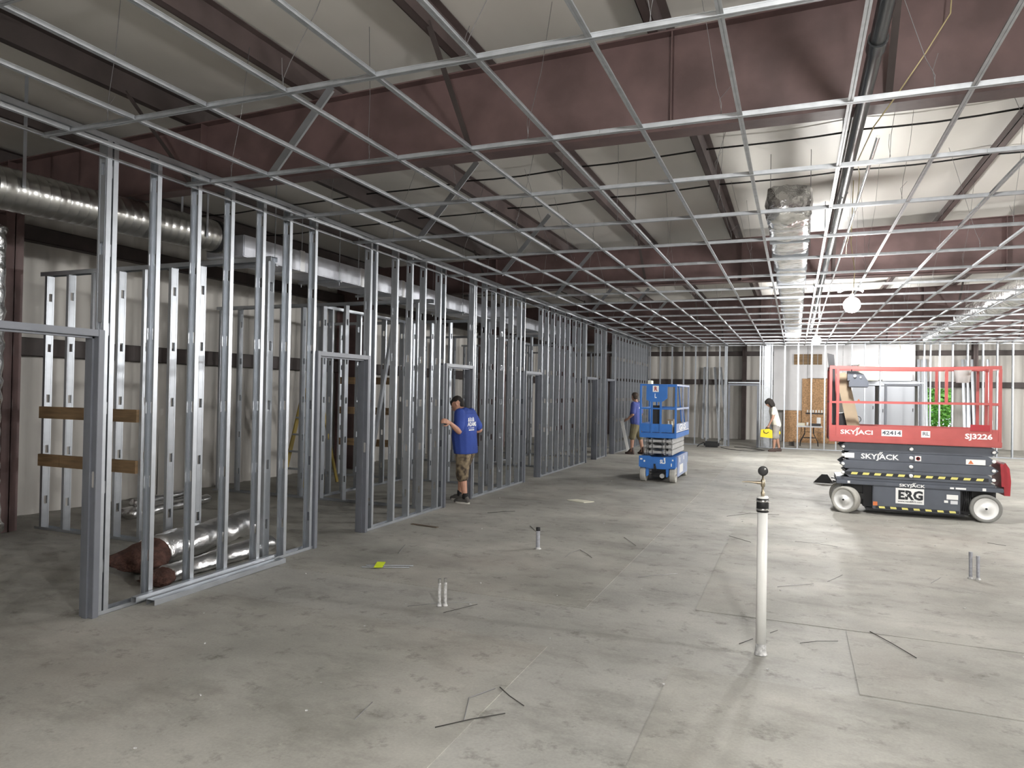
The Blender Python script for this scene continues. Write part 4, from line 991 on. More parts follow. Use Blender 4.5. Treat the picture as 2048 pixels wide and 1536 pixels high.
def make_man1():
    """leaning in the door opening with the left hand on the stud"""
    fx, fy = -1.0, .08; rz = math.atan2(fy, fx) - math.pi/2
    base = V(-4.80, 9.93, 0)
    t = thing('person', 'man in royal blue shirt and camouflage shorts leaning toward the studs', 'person', base, rz)
    Ri = Matrix.Rotation(-rz, 3, 'Z')
    def W(x, y, z): return Ri @ (V(x, y, z) - base)
    hipL, hipR = V(-.09, -.02, .93), V(.09, -.02, .93)
    knL, knR = V(-.11, -.01, .50), V(.11, .13, .50)
    anL, anR = V(-.11, -.07, .085), V(.12, .16, .085)
    shL, shR = V(-.185, .01, 1.40), V(.185, .03, 1.40)
    hc = V(-.015, .15, 1.535); hf = V(-.15, .80, -.55); hu = V(0, .55, .8)
    HH, f, up, r = head_hulls(hc, hf, hu)
    wrL = W(-4.80, 9.37, 1.27); hdir = W(-4.835, 9.22, 1.32) - wrL
    elL = V(-.30, -.05, 1.13)
    elR = V(.33, -.06, 1.13); wrR = V(.22, .16, 1.06)
    B = [[(V(-.09,0,.95), .125), (V(.09,0,.95), .125), (V(0,.02,1.10), .135)], [(V(-.06,.03,1.10), .130), (V(.06,.03,1.10), .130), (V(-.10,.02,1.32), .105), (V(.10,.02,1.32), .105)],
         [(V(-.13,.01,1.36), .075), (V(.13,.01,1.36), .075), (V(0,.03,1.40), .085)], [(V(0,.03,1.40), .068), (V(-.005,.10,1.47), .060)]] + HH
    B += limb((hipL, .098), (knL, .062), (V(-.11,-.03,.36), .060), (anL, .038)) + limb((hipR, .098), (knR, .062), (V(.115,.13,.36), .060), (anR, .038))
    B += [[(anL, .030), (anL+V(0,.05,-.04), .022)], [(anR, .030), (anR+V(0,.05,-.04), .022)]]
    B += limb((shL, .062), (elL, .047), (elL.lerp(wrL, .3), .046), (wrL, .029)) + limb((shR, .062), (elR, .047), (elR.lerp(wrR, .3), .046), (wrR, .029))
    B += hand(wrL, hdir, W(-5.1, 9.3, 1.25)-wrL, 1, .62) + hand(wrR, V(-.2,.5,-.15), V(-.6,-.2,-.2), -1, .5)
    body = blob(B, .0075, 'body', M['skin'], t, 4)
    for q in (-1, 1):
        m_ = MB(); m_.sphere(hc+f*.094+up*.012+r*q*.030, .011, 10, 8); m_.build('eye', M['eye'], t, local=True)
    blob([[(hc+up*.052-f*.022, .092), (hc+up*.050+f*.035, .074), (hc-f*.055+up*.0, .060)], [(hc-f*.055+up*.01, .064), (hc-f*.055-up*.045, .045)]], .008, 'hair', M['hair'], t, 3)
    S = [[(V(-.085,-.005,.80), .150), (V(.085,-.005,.80), .150), (V(-.075,.03,1.05), .165), (V(.075,.03,1.05), .165)],
         [(V(-.075,.03,1.05), .165), (V(.075,.03,1.05), .165), (V(-.115,.01,1.33), .120), (V(.115,.01,1.33), .120)],
         [(V(-.135,.01,1.37), .085), (V(.135,.01,1.37), .085), (V(0,.03,1.40), .100)]]
    S += limb((shL, .088), (shL.lerp(elL, .78), .082)) + limb((shR, .088), (shR.lerp(elR, .78), .082))
    # the hem is cut flat
    sh = blob(S, .010, 'shirt', M['shirt_blue'], t, 5)
    bmx = bmesh.new(); bmx.from_mesh(sh.data)
    bmesh.ops.bisect_plane(bmx, geom=bmx.verts[:]+bmx.edges[:]+bmx.faces[:], plane_co=(0,0,.775), plane_no=(0,0,-1), clear_outer=True)
    bmesh.ops.holes_fill(bmx, edges=[e for e in bmx.edges if e.is_boundary]); bmx.to_mesh(sh.data); bmx.free()
    P = limb((V(-.085,-.015,.86), .135), (V(-.105,-.01,.60), .106), (V(-.11,-.015,.42), .100)) + limb((V(.085,-.01,.86), .135), (V(.105,.08,.60), .108), (V(.112,.13,.44), .100)) + [[(V(-.085,-.01,.88), .13), (V(.085,-.01,.88), .13)]]
    blob(P, .010, 'shorts', M['camo'], t, 4)
    for an, fw in ((anL, (-.05,1)), (anR, (.12,1))):
        m_ = MB(); m_.lathe([(.044, 0), (.047, .05), (.0445, .09)], Matrix.Translation((an.x, an.y, .075)), 16); m_.build('sock', M['sock'], t, local=True)
        shoe((an.x, an.y), fw, t, M['shoe'], M['sole'])
    # printed logo on the back of the shirt
    bvh = BVHTree.FromPolygons([v.co for v in sh.data.vertices], [p.vertices for p in sh.data.polygons])
    def proj(p):
        h = bvh.ray_cast(V(p.x, -.6, p.z), V(0, 1, 0))
        return V(p.x, h[0].y - .003 + (p.y+.3), p.z) if h[0] else p
    T0 = facing((0,-1,0), (-.140, -.3, 1.205))
    text('ADAMS', 'shirt_print', M['whiteline'], t, T0, .092, .002, .80, .0008, proj=proj, local=True)
    for (xa, xb, za, zb) in ((-.120, -.055, 1.172, 1.182), (-.040, .035, 1.172, 1.182), (-.115, -.060, 1.138, 1.156), (-.052, -.010, 1.140, 1.154), (-.002, .030, 1.139, 1.155)):   # lines too small to read
        m_ = MB(); m_.prism([(xa, za), (xb, za), (xb, zb), (xa, zb)], 'y', -.3, -.2985); m_.v = [tuple(proj(V(*q))) for q in m_.v]; m_.build('shirt_print', M['whiteline'], t, local=True)
    for k in range(4):      # small working figures over the name
        m_ = MB(); x0 = -.13+.048*k
        m_.prism([(x0, 1.278), (x0+.035, 1.278), (x0+.03, 1.312), (x0+.026, 1.335), (x0+.010, 1.335+.012*(k % 2)), (x0+.006, 1.30)], 'y', -.3, -.2985)
        m_.v = [tuple(proj(V(*p))) for p in m_.v]; m_.build('shirt_print', M['whiteline'], t, local=True)
    return t
make_man1()

def make_man2():
    """standing behind the blue lift, turned toward the long wall"""
    rz = math.atan2(.22, -.97) - math.pi/2; base = V(-4.28, 20.2, 0)
    t = thing('person', 'man in faded blue shirt and olive shorts standing behind the blue lift', 'person', base, rz)
    hc = V(.0, .06, 1.67); HH, f, up, r = head_hulls(hc, V(.55, 1, .12), V(0,-.05,1))
    hipL, hipR = V(-.09,0,.95), V(.09,0,.95); knL, knR = V(-.11,.06,.52), V(.11,-.08,.52); anL, anR = V(-.11,.08,.1), V(.12,-.16,.1)
    shL, shR = V(-.19,0,1.45), V(.19,0,1.45); elR, wrR = V(.25,-.03,1.16), V(.24,.06,.90); elL, wrL = V(-.25,.0,1.16), V(-.20,.2,1.0)
    B = [[(V(-.09,0,.97), .125), (V(.09,0,.97), .125), (V(0,.01,1.12), .135)], [(V(-.05,.02,1.14), .128), (V(.05,.02,1.14), .128), (V(-.1,0,1.36), .105), (V(.1,0,1.36), .105)], [(V(-.13,0,1.41), .075), (V(.13,0,1.41), .075), (V(0,.0,1.46), .07)], [(V(0,.0,1.46), .066), (V(0,.03,1.57), .058)]] + HH
    B += limb((hipL, .098), (knL, .062), (knL.lerp(anL,.3), .060), (anL, .038)) + limb((hipR, .098), (knR, .062), (knR.lerp(anR,.3), .060), (anR, .038))
    B += limb((shL, .062), (elL, .047), (wrL, .029)) + limb((shR, .062), (elR, .047), (wrR, .029)) + hand(wrR, V(0,.2,-1), V(-1,0,0), 1, .45) + hand(wrL, V(.3,.8,-.2), V(1,0,-.2), -1, .6)
    B += [[(anL, .030), (anL+V(0,.05,-.04), .022)], [(anR, .030), (anR+V(0,.05,-.04), .022)]]
    blob(B, .010, 'body', M['skin2'], t, 4)
    for q in (-1, 1): MB().sphere(hc+f*.094+up*.012+r*q*.030, .011, 8, 6).build('eye', M['eye'], t, local=True)
    blob([[(hc+up*.045-f*.022, .096), (hc+up*.055+f*.03, .076), (hc-f*.05-up*.02, .062)]], .010, 'hair', M['hair2'], t, 3)
    S = [[(V(-.08,0,.93), .145), (V(.08,0,.93), .145), (V(-.07,.02,1.14), .150), (V(.07,.02,1.14), .150)], [(V(-.07,.02,1.14), .15), (V(.07,.02,1.14), .15), (V(-.115,0,1.38), .12), (V(.115,0,1.38), .12)], [(V(-.135,0,1.42), .085), (V(.135,0,1.42), .085), (V(0,.0,1.45), .09)]]
    S += limb((shL, .088), (shL.lerp(elL,.75), .08)) + limb((shR, .088), (shR.lerp(elR,.75), .08))
    sh = blob(S, .012, 'shirt', M['shirt_blue2'], t, 4)
    P = limb((V(-.085,0,.90), .13), (V(-.105,.04,.62), .108), (V(-.11,.06,.50), .10)) + limb((V(.085,0,.90), .13), (V(.105,-.05,.62), .108), (V(.11,-.08,.50), .10)) + [[(V(-.085,0,.90), .13), (V(.085,0,.90), .13)]]
    blob(P, .012, 'shorts', M['olive'], t, 4)
    for an, fw in ((anL, (-.15,1)), (anR, (.35,1))): shoe((an.x, an.y), fw, t, M['boot'], M['boot'], .19)
    bvh = BVHTree.FromPolygons([v.co for v in sh.data.vertices], [p.vertices for p in sh.data.polygons])
    for k in range(4):
        m_ = MB(); x0 = -.08+.04*k
        m_.prism([(x0, 1.33), (x0+.03, 1.33), (x0+.02, 1.38), (x0+.01, 1.385)], 'y', -.3, -.2985)
        vs = []
        for p in m_.v:
            h = bvh.ray_cast(V(p[0], -.6, p[2]), V(0,1,0)); vs.append((p[0], h[0].y-.003+(p[1]+.3), p[2]) if h[0] else p)
        m_.v = vs; m_.build('shirt_print', M['whiteline'], t, local=True)
    return t
make_man2()

def make_woman():
    """walking to the left in front of the far studs with a yellow case"""
    rz = math.atan2(-.30, -.95) - math.pi/2; base = V(-.58, 23.75, 0)
    t = thing('person', 'person with long dark hair in off-white top walking with a yellow case', 'person', base, rz)
    hc = V(0, .20, 1.545); HH, f, up, r = head_hulls(hc, V(0, 1, -.45), V(0,.45,1), .97)
    hipL, hipR = V(-.09,-.02,.90), V(.09,-.02,.90); knL, knR = V(-.10,.04,.49), V(.10,-.07,.50); anL, anR = V(-.09,.06,.09), V(.10,-.16,.10)
    shL, shR = V(-.16,.09,1.36), V(.16,.07,1.36); elL, wrL = V(-.22,.14,1.08), V(-.20,.26,.83); elR, wrR = V(.23,-.02,1.09), V(.22,-.06,.84)
    B = [[(V(-.08,-.02,.92), .125), (V(.08,-.02,.92), .125), (V(0,.02,1.08), .112)], [(V(-.05,.02,1.08), .108), (V(.05,.02,1.08), .108), (V(-.08,.07,1.28), .092), (V(.08,.07,1.28), .092)], [(V(-.11,.08,1.33), .066), (V(.11,.08,1.33), .066), (V(0,.10,1.37), .062)], [(V(0,.10,1.37), .055), (V(0,.16,1.46), .050)]] + HH
    B += limb((hipL, .095), (knL, .058), (knL.lerp(anL,.3), .056), (anL, .034)) + limb((hipR, .095), (knR, .058), (knR.lerp(anR,.3), .056), (anR, .034))
    B += limb((shL, .052), (elL, .040), (wrL, .026)) + limb((shR, .052), (elR, .040), (wrR, .026)) + hand(wrL, V(0,.15,-1), V(1,0,0), -1, .75, 1, .175) + hand(wrR, V(0,.05,-1), V(-1,0,0), 1, .7, 1, .175)
    B += [[(anL, .030), (anL+V(0,.05,-.04), .022)], [(anR, .030), (anR+V(0,.05,-.04), .022)]]
    blob(B, .010, 'body', M['skin2'], t, 4)
    for q in (-1, 1): MB().sphere(hc+f*.09+up*.012+r*q*.029, .0105, 8, 6).build('eye', M['eye'], t, local=True)
    blob([[(hc+up*.045-f*.02, .108), (hc+up*.045+f*.045, .082)], [(hc+up*.02-f*.05, .098), (hc-up*.10-f*.07, .085), (hc-up*.14-f*.04, .07)], [(hc-up*.02+r*.085, .05), (hc-up*.12+r*.08-f*.02, .045)], [(hc-up*.02-r*.085, .05), (hc-up*.12-r*.08-f*.02, .045)]], .010, 'hair', M['hair'], t, 4)
    S = [[(V(-.08,-.03,.86), .135), (V(.08,-.03,.86), .135), (V(-.06,.02,1.08), .125), (V(.06,.02,1.08), .125)], [(V(-.06,.02,1.08), .125), (V(.06,.02,1.08), .125), (V(-.09,.07,1.29), .108), (V(.09,.07,1.29), .108)], [(V(-.12,.08,1.34), .076), (V(.12,.08,1.34), .076), (V(0,.09,1.36), .075)]]
    S += limb((shL, .074), (shL.lerp(elL,.55), .07)) + limb((shR, .074), (shR.lerp(elR,.55), .07))
    blob(S, .012, 'shirt', M['shirt_cream'], t, 4)
    P = limb((V(-.08,-.02,.84), .13), (V(-.095,.02,.60), .105), (V(-.10,.04,.47), .098)) + limb((V(.08,-.02,.84), .13), (V(.095,-.04,.60), .105), (V(.10,-.07,.47), .098)) + [[(V(-.08,-.02,.84), .13), (V(.08,-.02,.84), .13)]]
    blob(P, .012, 'shorts', M['greycloth'], t, 4)
    for an, fw in ((anL, (0,1)), (anR, (.05,1))): shoe((an.x, an.y), fw, t, M['boot'], M['boot'], .10, .25)
    Rm = Matrix.Rotation(rz, 3, 'Z'); return t, [base + Rm @ p for p in (wrL, wrR)]
wt, (hl, hr) = make_woman()
# the yellow case hangs from the leading hand
c = hl + Vector((-.07, -.02, -.20))
t = thing('tool_case', 'yellow plastic tool case with black handle carried by the walking person', 'tool case', (c.x, c.y, c.z-.17))
m_ = MB(); m_.prism([(c.x-.17, c.z-.16), (c.x+.19, c.z-.19), (c.x+.18, c.z+.05), (c.x+.08, c.z+.10), (c.x-.15, c.z+.07)], 'y', c.y-.08, c.y+.08); m_.build('case_body', M['yellowcase'], t)
m_ = MB(); m_.tube([(c.x-.02, c.y, c.z+.08), (c.x+.0, c.y, c.z+.13), (c.x+.10, c.y, c.z+.13), (c.x+.13, c.y, c.z+.08)], .013, 8); m_.build('handle', M['black'], t)
m_ = MB(); m_.tube([(c.x-.07, c.y-.085, c.z+.05), (c.x-.06, c.y-.09, c.z-.02), (c.x+.02, c.y-.09, c.z-.04), (c.x+.08, c.y-.085, c.z+.0)], .012, 8); m_.build('latch_bar', M['black'], t)
c = hr + Vector((.10, .02, -.20))
t = thing('work_light', 'small yellow work light dangling from the other hand of the walking person', 'work light', (c.x, c.y, c.z-.12))
m_ = MB(); m_.sphere((c.x, c.y, c.z-.05), .07, 14, 10, (1,.8,1)); m_.build('lamp_head', M['yellowcase'], t)
m_ = MB(); m_.tube([(c.x, c.y, c.z), (c.x-.03, c.y, c.z+.07), (c.x-.09, c.y-.02, c.z+.13)], .012, 8); m_.build('handle', M['yellowcase'], t)
# board leaning by the second man
m_ = MB(); m_.bar((-4.62, 20.75, .012), (-4.835, 20.75, .93), .09, .014, up=(0,1,0)); tag(m_.build('white_board', M['white']), 'narrow white board leaning on the studs beside the blue lift', 'board')

# ================================================================== FLOOR STUBS, PIPE AND DEBRIS
t = thing('test_pipe', 'white standing plumbing test pipe with black coupling and gauge on top', 'pipe', (-.197, 5.07, 0))
x, y = -.197, 5.07; Mz = Matrix.Translation((x, y, 0))
m_ = MB(); m_.lathe([(.0335, 0), (.0335, .985), (.0305, .985)], Mz, 28); m_.build('pipe', M['pvc'], t)
m_ = MB(); m_.lathe([(.043, .0), (.038, .012), (.0345, .05), (.0338, .075), (.0336, .06)], Mz, 20, cap=False); m_.build('cement_collar', M['conduit_w'], t)
m_ = MB(); m_.lathe([(.0345, .965), (.040, .967), (.040, 1.055), (.036, 1.06)], Mz, 26); m_.build('rubber_coupling', M['black'], t)
for z in (.978, 1.035):
    o = MB().lathe([(.0405, z), (.0418, z+.001), (.0418, z+.012), (.0405, z+.013)], Mz, 26, cap=False).build('hose_clamp', M['chrome'], t)
    MB().box(x+.035, x+.062, y-.03, y-.018, z+.001, z+.012).build('clamp_screw', M['chrome'], o)
m_ = MB(); m_.lathe([(.037, 1.055), (.037, 1.068), (.030, 1.073), (.0001, 1.073)], Mz, 24); m_.build('cap', M['pvc'], t)
m_ = MB(); m_.lathe([(.011, 1.07), (.013, 1.085), (.013, 1.10), (.008, 1.105), (.008, 1.135), (.014, 1.14), (.014, 1.185), (.007, 1.19), (.006, 1.215)], Mz, 14); m_.cyl((x, y, 1.163), (x-.04, y, 1.163), .011, n=12); m_.build('brass_tee', M['brass'], t)
m_ = MB(); m_.cyl((x-.035, y, 1.163), (x-.09, y-.005, 1.166), .009, .005, n=8); m_.cyl((x-.085, y-.005, 1.166), (x-.135, y-.01, 1.163), .006, .003, n=8); m_.build('air_valve', M['brass'], t)
Mg = facing((-.02, -1, .05), (x, y-.004, 1.245))
m_ = MB(); m_.lathe([(.030, -.014), (.033, -.01), (.033, .012), (.028, .014), (.0001, .012)], Mg, 24); m_.build('gauge', M['black'], t)
m_ = MB(); m_.lathe([(.008, .0145), (.008, .0155), (.0001, .0155)], Matrix.Translation((.012, .0, .014)) @ Mg, 10); m_.build('gauge_glint', M['chrome'], t)
def stub(x, y, h, r, mat_, label, group, capmat=None, lean=(0,0)):
    t = thing('conduit_stub', label, 'conduit', (x, y, 0), group=group)
    m_ = MB(); m_.cyl((x, y, -.003), (x+lean[0], y+lean[1], h), r, n=16); m_.build('tube', mat_, t)
    m_ = MB(); m_.cyl((x+lean[0]*.85, y+lean[1]*.85, h*.86), (x+lean[0], y+lean[1], h+.004), r*1.12, n=16); m_.build('cap', capmat or mat_, t)
    m_ = MB(); m_.lathe([(r*1.9, -.002), (r*1.6, .006), (r*1.1, .02), (r*1.0, .02)], Matrix.Translation((x, y, 0)), 12); m_.build('cement_ring', M['conduit_w'], t)
stub(-2.668, 5.08, .215, .0125, M['conduit_w'], 'left one of the paired cement splashed conduit stubs near the yellow tag', 'paired conduit stubs in the middle', M['chrome'])
stub(-2.628, 5.105, .22, .0125, M['conduit_w'], 'right one of the paired cement splashed conduit stubs near the yellow tag', 'paired conduit stubs in the middle', M['chrome'])
stub(-2.651, 7.385, .235, .022, M['conduit'], 'single thick grey conduit stub standing in the middle of the floor', None, M['dark'])
stub(1.618, 8.08, .255, .0155, M['conduit'], 'left taller one of the paired grey conduit stubs in front of the red lift', 'paired conduit stubs on the right', lean=(.0, .01))
stub(1.676, 8.06, .225, .0155, M['conduit'], 'right shorter one of the paired grey conduit stubs in front of the red lift', 'paired conduit stubs on the right', lean=(.0,.01))
# rods with a yellow tag
t = thing('steel_rods', 'pair of thin steel rods held by a fluorescent yellow tag on the floor', 'rod', (-3.7, 5.93, 0))
for dy in (0, .075):
    m_ = MB(); m_.cyl((-3.925, 5.83+dy, .007), (-3.50, 6.02+dy, .007), .0065, n=8); m_.build('rod', M['galv'], t)
m_ = MB(); Mt = Matrix.Translation((-3.80, 5.955, .0155)) @ Matrix.Rotation(R(24), 4, 'Z'); m_.obox(Mt, .085, .22, .003); m_.build('tag', M['neon'], t)
m_ = MB(); m_.bar((-4.62, 7.99, .006), (-4.21, 7.93, .006), .05, .008); tag(m_.build('steel_strip', M['rust']), 'flat brown steel strip lying on the floor near the second door frame', 'metal strip')
WIRES = [  # (points, label)
 ([(.542,5.895),(.66,5.67),(.782,5.434)], 'long straight dark wire on the floor right of the white pipe'),
 ([(-1.60,3.835),(-1.50,3.74),(-1.381,3.664)], 'short curved dark wire at the top of the bent wires in the foreground'),
 ([(-1.713,3.241),(-1.58,3.39),(-1.442,3.537)], 'dark wire nearest the camera in the foreground'),
 ([(-1.619,3.807),(-1.70,3.62),(-1.61,3.372)], 'bent thin wire joining the two foreground wires'),
 ([(-.345,5.2),(-.262,5.35)], 'dark wire end poking out left of the white pipe base'),
 ([(-.15,5.54),(-.10,5.63)], 'dark wire end poking out right of the white pipe base'),
 ([(-4.09,9.221),(-3.93,9.37),(-3.784,9.526)], 'thick wire offcut on the floor in front of the leaning man'),
 ([(-1.372,6.669),(-1.2,6.83),(-1.046,6.97)], 'straight thin wire in the middle of the floor left of the white pipe'),
 ([(-2.207,7.543),(-2.07,7.36),(-1.983,7.236)], 'dark leg of the bent wire right of the single stub'),
 ([(-2.207,7.543),(-2.25,7.35),(-2.25,7.129)], 'pale leg of the bent wire right of the single stub'),
 ([(-1.915,8.439),(-1.78,8.2),(-1.681,8.033)], 'short dark wire on the floor beyond the bent wire'),
 ([(-2.141,3.145),(-2.173,3.359)], 'short pale wire offcut at lower left of the foreground'),
 ([(-.13,6.909),(.03,7.03),(.181,7.17)], 'thin wire on the floor just right of the white pipe'),
 ([(.053,5.404),(.17,5.49),(.307,5.566)], 'wire offcut on the floor between the white pipe and the slab joint'),
 ([(.019,9.166),(.25,9.14),(.482,9.064)], 'long thin wire in front of the left wheel of the red lift'),
 ([(-.746,9.136),(-.469,8.856)], 'dark wire behind and left of the white pipe'),
 ([(2.212,10.182),(2.379,10.08)], 'dark wire in front of the right wheel of the red lift'),
 ([(-3.198,8.592),(-3.004,8.289)], 'short dark wire just left of the single stub'),
 ([(-2.889,4.951),(-2.65,5.16),(-2.423,5.292)], 'thin wire lying across behind the paired middle stubs'),
 ([(.306,7.307),(.455,7.661)], 'thin wire on the floor farther right of the white pipe'),
 ([(1.22,7.692),(1.353,7.995)], 'short thin wire left of the paired stubs on the right'),
 ([(-3.905,6.481),(-4.067,6.888)], 'pale thin wire beyond the yellow tag'),
 ([(-.9,10.6),(-.6,11.0),(-.2,11.1)], 'curved wire on the floor between the two lifts'),
 ([(-2.55,4.93),(-2.40,5.24)], 'short wire right of the paired middle stubs')]
for k, (pts, lab) in enumerate(WIRES):
    r = .0029 if k in (0,1,2,3,4,6) else .0021
    z = r+.001
    m_ = MB(); m_.tube([(a, b, z+(.004 if 0 < i < len(pts)-1 else 0)) for i, (a, b) in enumerate(pts)], r, 6)
    tag(m_.build('wire_offcut', M['darkwire'] if 'pale' not in lab and 'thin' not in lab else M['wire']), lab, 'wire', 'wire offcuts on the floor')
rnd = random.Random(11)
m_ = MB()
for k in range(260):
    px_, py_ = rnd.uniform(-4.6, 6), rnd.uniform(2.2, 20); s = rnd.uniform(.003, .010)
    Mq = Matrix.Translation((px_, py_, s*.4)) @ Matrix.Rotation(rnd.uniform(0, 6), 4, 'Z'); m_.obox(Mq, s*2, s, s*.8)
o = m_.build('floor_debris', M['conduit_w'], None, kind='stuff'); tag(o, 'small crumbs and scraps scattered over the concrete floor', 'debris')
m_ = MB(); m_.prism([(-3.42, 10.9), (-3.1, 10.78), (-2.98, 10.95), (-3.3, 11.05)], 'z', .001, .012); tag(m_.build('plastic_scrap', M['cream']), 'crumpled pale plastic scrap on the floor between the man and the blue lift', 'scrap')

# ================================================================== BEYOND THE FAR STUD WALL
def board(x0, x1, z0, z1, y, mat_, name, label, cat, th=.013):
    return tag(MB().box(x0, x1, y, y+th, z0, z1).build(name, M[mat_]), label, cat)
YW = 29.18
board(-.80, .42, 1.23, 3.74, YW, 'drywall', 'drywall_sheet', 'tall white board sheet behind the walking person', 'wall board')
board(.43, 1.65, 2.48, 3.74, YW, 'drywall', 'drywall_sheet', 'white board sheet above the strand board on the far wall', 'wall board')
board(1.66, 2.86, 2.42, 3.74, YW, 'drywall', 'drywall_sheet', 'white board sheet above the grey cabinets, left one', 'wall board')
board(2.87, 4.05, 2.42, 3.74, YW, 'drywall', 'drywall_sheet', 'white board sheet above the grey cabinets, right one', 'wall board')
board(.24, 1.12, .42, 2.46, YW-.03, 'osb', 'strand_board', 'upright brown strand board sheet behind the folding table', 'strand board')
board(-.42, .22, .0, 1.22, YW-.03, 'osb', 'strand_board', 'low brown strand board sheet left of the folding table', 'strand board')
board(.23, 1.62, .0, .41, YW-.06, 'osb', 'strand_board', 'low brown strand board strip under the folding table', 'strand board')
for k in range(6):
    x0 = -.06 + .17*k
    tag(MB().box(x0, x0+.145, YW-.045, YW-.005, 3.0, 3.40).build('wood_slat', M['wood']), ('first', 'second', 'third', 'fourth', 'fifth', 'sixth')[k] + ' pinkish wood slat from the left, high on the white board behind the far studs', 'slat', 'slats high on the far wall')
# sockets strip
t = thing('socket_strip', 'row of small white sockets above the folding table', 'socket', (.75, 29.1, 1.18))
for k in range(6): MB().box(.42+.10*k, .47+.10*k, YW-.06, YW-.03, 1.16, 1.26).build('socket', M['white'], t)
MB().box(.38, 1.0, YW-.045, YW-.03, 1.10, 1.15).build('rail', M['dark'], t)
# folding table
t = thing('folding_table', 'light grey folding table with bent dark legs behind the far studs', 'table', (.46, 27.1, 0))
MB().bbox(.05, .90, 26.85, 27.45, .68, .725, .012).build('table_top', M['tabletop'], t)
for y in (26.95, 27.35):
    for s, xx in ((-1, .33), (1, .62)):
        m_ = MB(); m_.tube([(xx, y, .69), (xx, y, .45), (xx+s*.07, y, .30), (xx+s*.14, y, .16), (xx+s*.15, y, .005)], .014, 8); m_.build('leg', M['dark'], t)
    m_ = MB(); m_.cyl((.28, y, .30), (.67, y, .30), .010, n=8); m_.build('stretcher', M['dark'], t)
for k, (x0, x1, h, mm, lab) in enumerate(((.10, .33, .10, 'cream', 'pale box on the left of the folding table'), (.36, .45, .14, 'white', 'white cup on the folding table'), (.48, .85, .09, 'dark', 'dark tool tray on the right of the folding table'), (.72, .85, .30, 'white', 'white carton standing on the folding table'))):
    m_ = MB()
    if k == 1: m_.lathe([(.028, 0), (.04, .13), (.036, .13), (.026, .008), (.0001, .008)], Matrix.Translation((.41, 27.0, .726)), 16)
    else: m_.bbox(x0, x1, 26.95+.22*(k == 3), 27.12+.22*(k == 3), .726, .726+h, .006)
    tag(m_.build(('box','cup','tool_tray','carton')[k], M[mm]), lab, ('box','cup','tray','box')[k])
m_ = MB(); m_.tube([(-.10+.09*math.cos(a), 26.7+.09*math.sin(a), .02+.008*a) for a in [q*.5 for q in range(40)]], .012, 6); tag(m_.build('cable_coil', M['black']), 'coil of black cable on the floor beside the folding table', 'cable')
# electrical gear
def cabinet(x0, x1, z0, z1, y0, y1, label, doors=1):
    t = thing('electrical_cabinet', label, 'cabinet', ((x0+x1)/2, (y0+y1)/2, z0))
    MB().bbox(x0, x1, y0+.02, y1, z0, z1, .01).build('body', M['cabinet'], t)
    w = (x1-x0)/doors
    for k in range(doors):
        d = MB().bbox(x0+w*k+.02, x0+w*(k+1)-.02, y0, y0+.022, z0+.04, z1-.04, .006).build('door', M['cabinet'], t)
        MB().box(x0+w*(k+1)-.07, x0+w*(k+1)-.05, y0-.02, y0, (z0+z1)/2-.06, (z0+z1)/2+.06).build('handle', M['dark'], d)
    return t
c1 = cabinet(1.78, 2.72, .62, 2.2, 28.85, 29.15, 'wide grey electrical cabinet with red mark seen through the red lift'); MB().prism([(2.08, 1.56), (2.28, 1.56), (2.18, 1.72)], 'y', 28.845, 28.85).build('warning_mark', M['orange'], c1)
cabinet(2.86, 3.05, .4, 2.2, 28.9, 29.15, 'narrow pale cabinet between the two grey electrical cabinets'); cabinet(3.10, 4.0, .5, 2.2, 28.82, 29.15, 'grey electrical cabinet at the right behind the dark door frame')
MB_ = MB().bbox(1.75, 4.1, 29.0, 29.16, 2.22, 2.40, .01); tag(MB_.build('wireway', M['cabinet']), 'long grey wireway box above the electrical cabinets', 'wireway')
m_ = MB(); m_.bbox(2.15, 2.84, 28.7, 29.179, 2.402, 3.0, .03); tag(m_.build('wall_unit', M['cream']), 'cream wall mounted unit above the electrical cabinets', 'wall unit')
m_ = MB(); m_.bbox(2.92, 3.92, 28.85, 29.179, 2.402, 2.72, .04); tag(m_.build('air_unit', M['white']), 'white wall air unit to the right of the cream unit', 'air conditioner')
m_ = MB(); m_.bbox(1.80, 2.75, 28.3, 28.8, .0, .62, .02); tag(m_.build('white_crate', M['white']), 'white boxed goods on the floor below the grey cabinet', 'box')
m_ = MB(); pts = [(1.95+.18*math.cos(a)+.02*a, 28.75, .95+.14*math.sin(a)) for a in [q*.35 for q in range(30)]] + [(2.2, 28.74, .75), (2.22, 28.7, .63)]; m_.tube(pts, .012, 5); tag(m_.build('hanging_cable', M['black']), 'loop of black cable hanging on the grey cabinet', 'cable')
